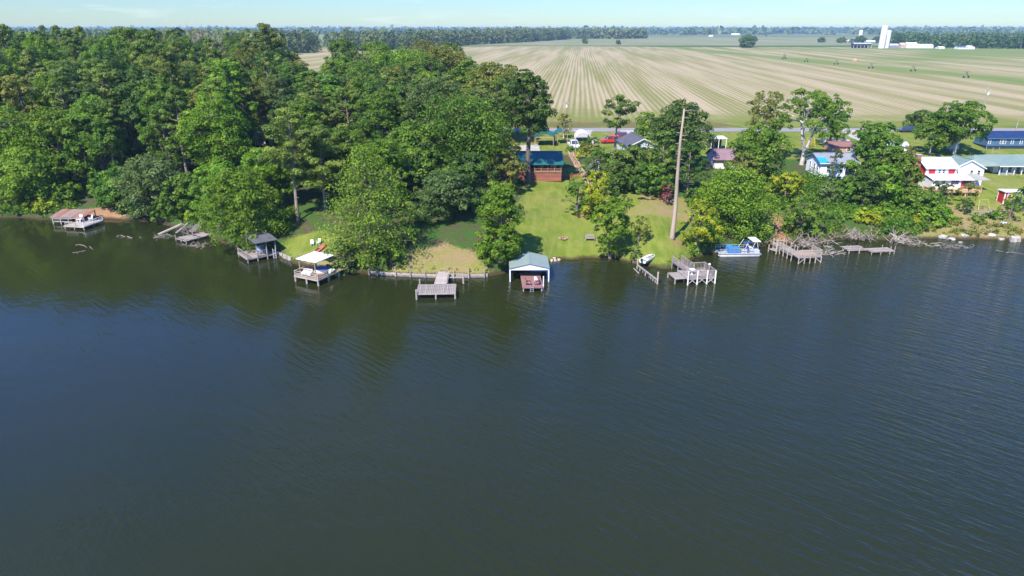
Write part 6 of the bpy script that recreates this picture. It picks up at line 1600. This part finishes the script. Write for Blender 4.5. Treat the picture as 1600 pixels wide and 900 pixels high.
barn(1388, 1406, 75, 68.5, 'long low grey barn right of the twin silos', GREYROOF, M('grey_metal', (.55,.56,.58), (.48,.49,.5), .3, .5))
barn(1407, 1414.5, 75.2, 67, 'small tan square building between the white barns', M('tan_wall', (.55,.42,.30), (.48,.36,.25), .5, .8), M('tan_wall', (.55,.42,.30)))
barn(1416, 1433, 75.2, 66.5, 'tall white barn on the farm', BARNW, BARNW, rise=.3)
barn(1434, 1458.5, 75.3, 69, 'long white barn with metal roof right of the tall white one', BARNW, M('grey_metal', (.55,.56,.58)))
barn(1467.5, 1476.5, 76.3, 72.8, 'tiny white hut before the far wood', BARNW, BARNW)
barn(1497, 1510.5, 76.8, 72, 'low white farmhouse with dark roof before the far wood', BARNW, M('dark_metal', (.12,.13,.16), None, .3, .5), cat='house')
barn(1512, 1523.5, 76.9, 71.5, 'white gabled house at the right of the low farmhouse', BARNW, BARNW, 'y', cat='house', rise=.45)
barn(1351, 1368, 68, 63.2, 'distant long shed with pale roof behind the small silo', GREYROOF, WHITEM)
barn(1318, 1334, 66.5, 62.5, 'distant pale shed among the trees left of the small silo', M('tan_wall', (.55,.42,.30)), WHITEM)
barn(1108, 1114, 57.4, 54.8, 'tiny white house at the edge of the farthest fields', BARNW, BARNW)
barn(1143, 1156, 54.8, 52.3, 'pale distant buildings right of the tiny white house', BARNW, BARNW)
# ------------------------------------------------------------------ low undergrowth on the woodland floor and banks
def undergrowth(name, polys, dens, leaf, seed, hlo=.4, hhi=1.5, size=.34, nl=26):
    rng = np.random.default_rng(seed); P_ = []
    for P in polys:
        xs_ = [p[0] for p in P]; ys_ = [p[1] for p in P]
        A = (max(xs_)-min(xs_))*(max(ys_)-min(ys_)); n = int(A*dens)
        X = rng.uniform(min(xs_), max(xs_), n); Y = rng.uniform(min(ys_), max(ys_), n)
        k = inpoly(X, Y, P) & (Y > shore(X)+.4) & (vnoise(X, Y, 3.2, seed) > .28); P_.append(np.stack([X[k], Y[k]], 1))
    P_ = np.concatenate(P_); n = len(P_)
    hh_ = rng.uniform(hlo, hhi, n)*(.6+.8*vnoise(P_[:,0], P_[:,1], 4.5, seed+1))
    C = np.stack([P_[:,0], P_[:,1], hgt(P_[:,0], P_[:,1])+hh_*.5], 1)
    out = np.tile(np.array([0, -.1, .8]), (n, 1))
    idx = np.repeat(np.arange(n), nl); m = len(idx)
    d = unit(rng.normal(size=(m, 3))+out[idx]*.7); p = C[idx]+d*(hh_[idx]*.75*(.5+.5*rng.random(m)))[:, None]
    nrm = unit(d*.6+rng.normal(size=(m, 3))*.5+np.array([0,0,.3])); tq = unit(np.cross(nrm, rng.normal(size=(m, 3)))); bq = np.cross(nrm, tq)
    s_ = (size*.5*(.6+.8*rng.random(m)))[:, None]
    v = (p[:, None]+np.stack([-tq*s_, bq*s_*.65, tq*s_, -bq*s_*.65], 1)).reshape(-1, 3)
    tint = np.clip(np.repeat(rng.normal(.5, .2, n), nl)+rng.normal(0, .12, m), 0, 1)
    o = link(name, crown_mesh(name, [(v, np.arange(m*4).reshape(-1, 4), tint)], G[leaf])); o['kind'] = 'stuff'; return o
undergrowth('undergrowth', [gpoly((1075,398),(1100,330),(1120,275),(1200,270),(1300,280),(1340,300),(1440,310),(1448,370),(1330,376),(1240,376),(1236,330),(1190,330),(1196,384),(1110,396))], 2.0, 'mid', 21)
undergrowth('undergrowth', [gpoly((1240,377),(1240,352),(1330,352),(1450,350),(1452,370),(1330,376)), gpoly((1455,372),(1455,350),(1500,352),(1545,350),(1600,345),(1600,370))], .7, 'olive', 22, .3, 1.0, .3)
undergrowth('undergrowth', [gpoly((-40,340),(-40,290),(110,300),(120,335)), gpoly((195,344),(185,310),(260,290),(400,270),(430,330),(432,392),(380,392),(330,366),(250,346))], 1.0, 'bright', 23, .4, 1.6)
undergrowth('undergrowth', [gpoly((520,420),(522,380),(650,330),(650,380),(600,425)), gpoly((960,300),(1000,270),(1110,268),(1100,300),(1030,310))], .6, 'dark', 24, .3, .9)
undergrowth('undergrowth', [[(-90,140),(0,133),(-4,165),(-30,180),(-140,200),(-150,150)]], .22, 'mid', 25, .5, 1.8)
undergrowth('bank_grass', [gpoly((560,433),(770,434),(770,424),(560,424)), gpoly((795,428),(860,411),(990,411),(990,402),(860,402),(800,412)), gpoly((1040,421),(1095,404),(1110,396),(1098,390),(1080,402),(1035,412))], 3.0, 'yellow', 26, .15, .45, .2, 14)


SHB = [tuple(p) for p in SH]
def shore_band(x0, x1, w): return [(x, float(shore(x))-.2) for x in np.arange(x0, x1, 1.0)]+[(x, float(shore(x))+w) for x in np.arange(x1, x0, -1.0)]
undergrowth('bank_grass', [shore_band(-110, -82, 2.2), shore_band(-74, -38, 2.0)], 3.2, 'mid', 31, .3, .9, .28, 18)
undergrowth('bank_grass', [shore_band(44, 92, 2.0)], 2.6, 'olive', 32, .25, .7, .24, 16)
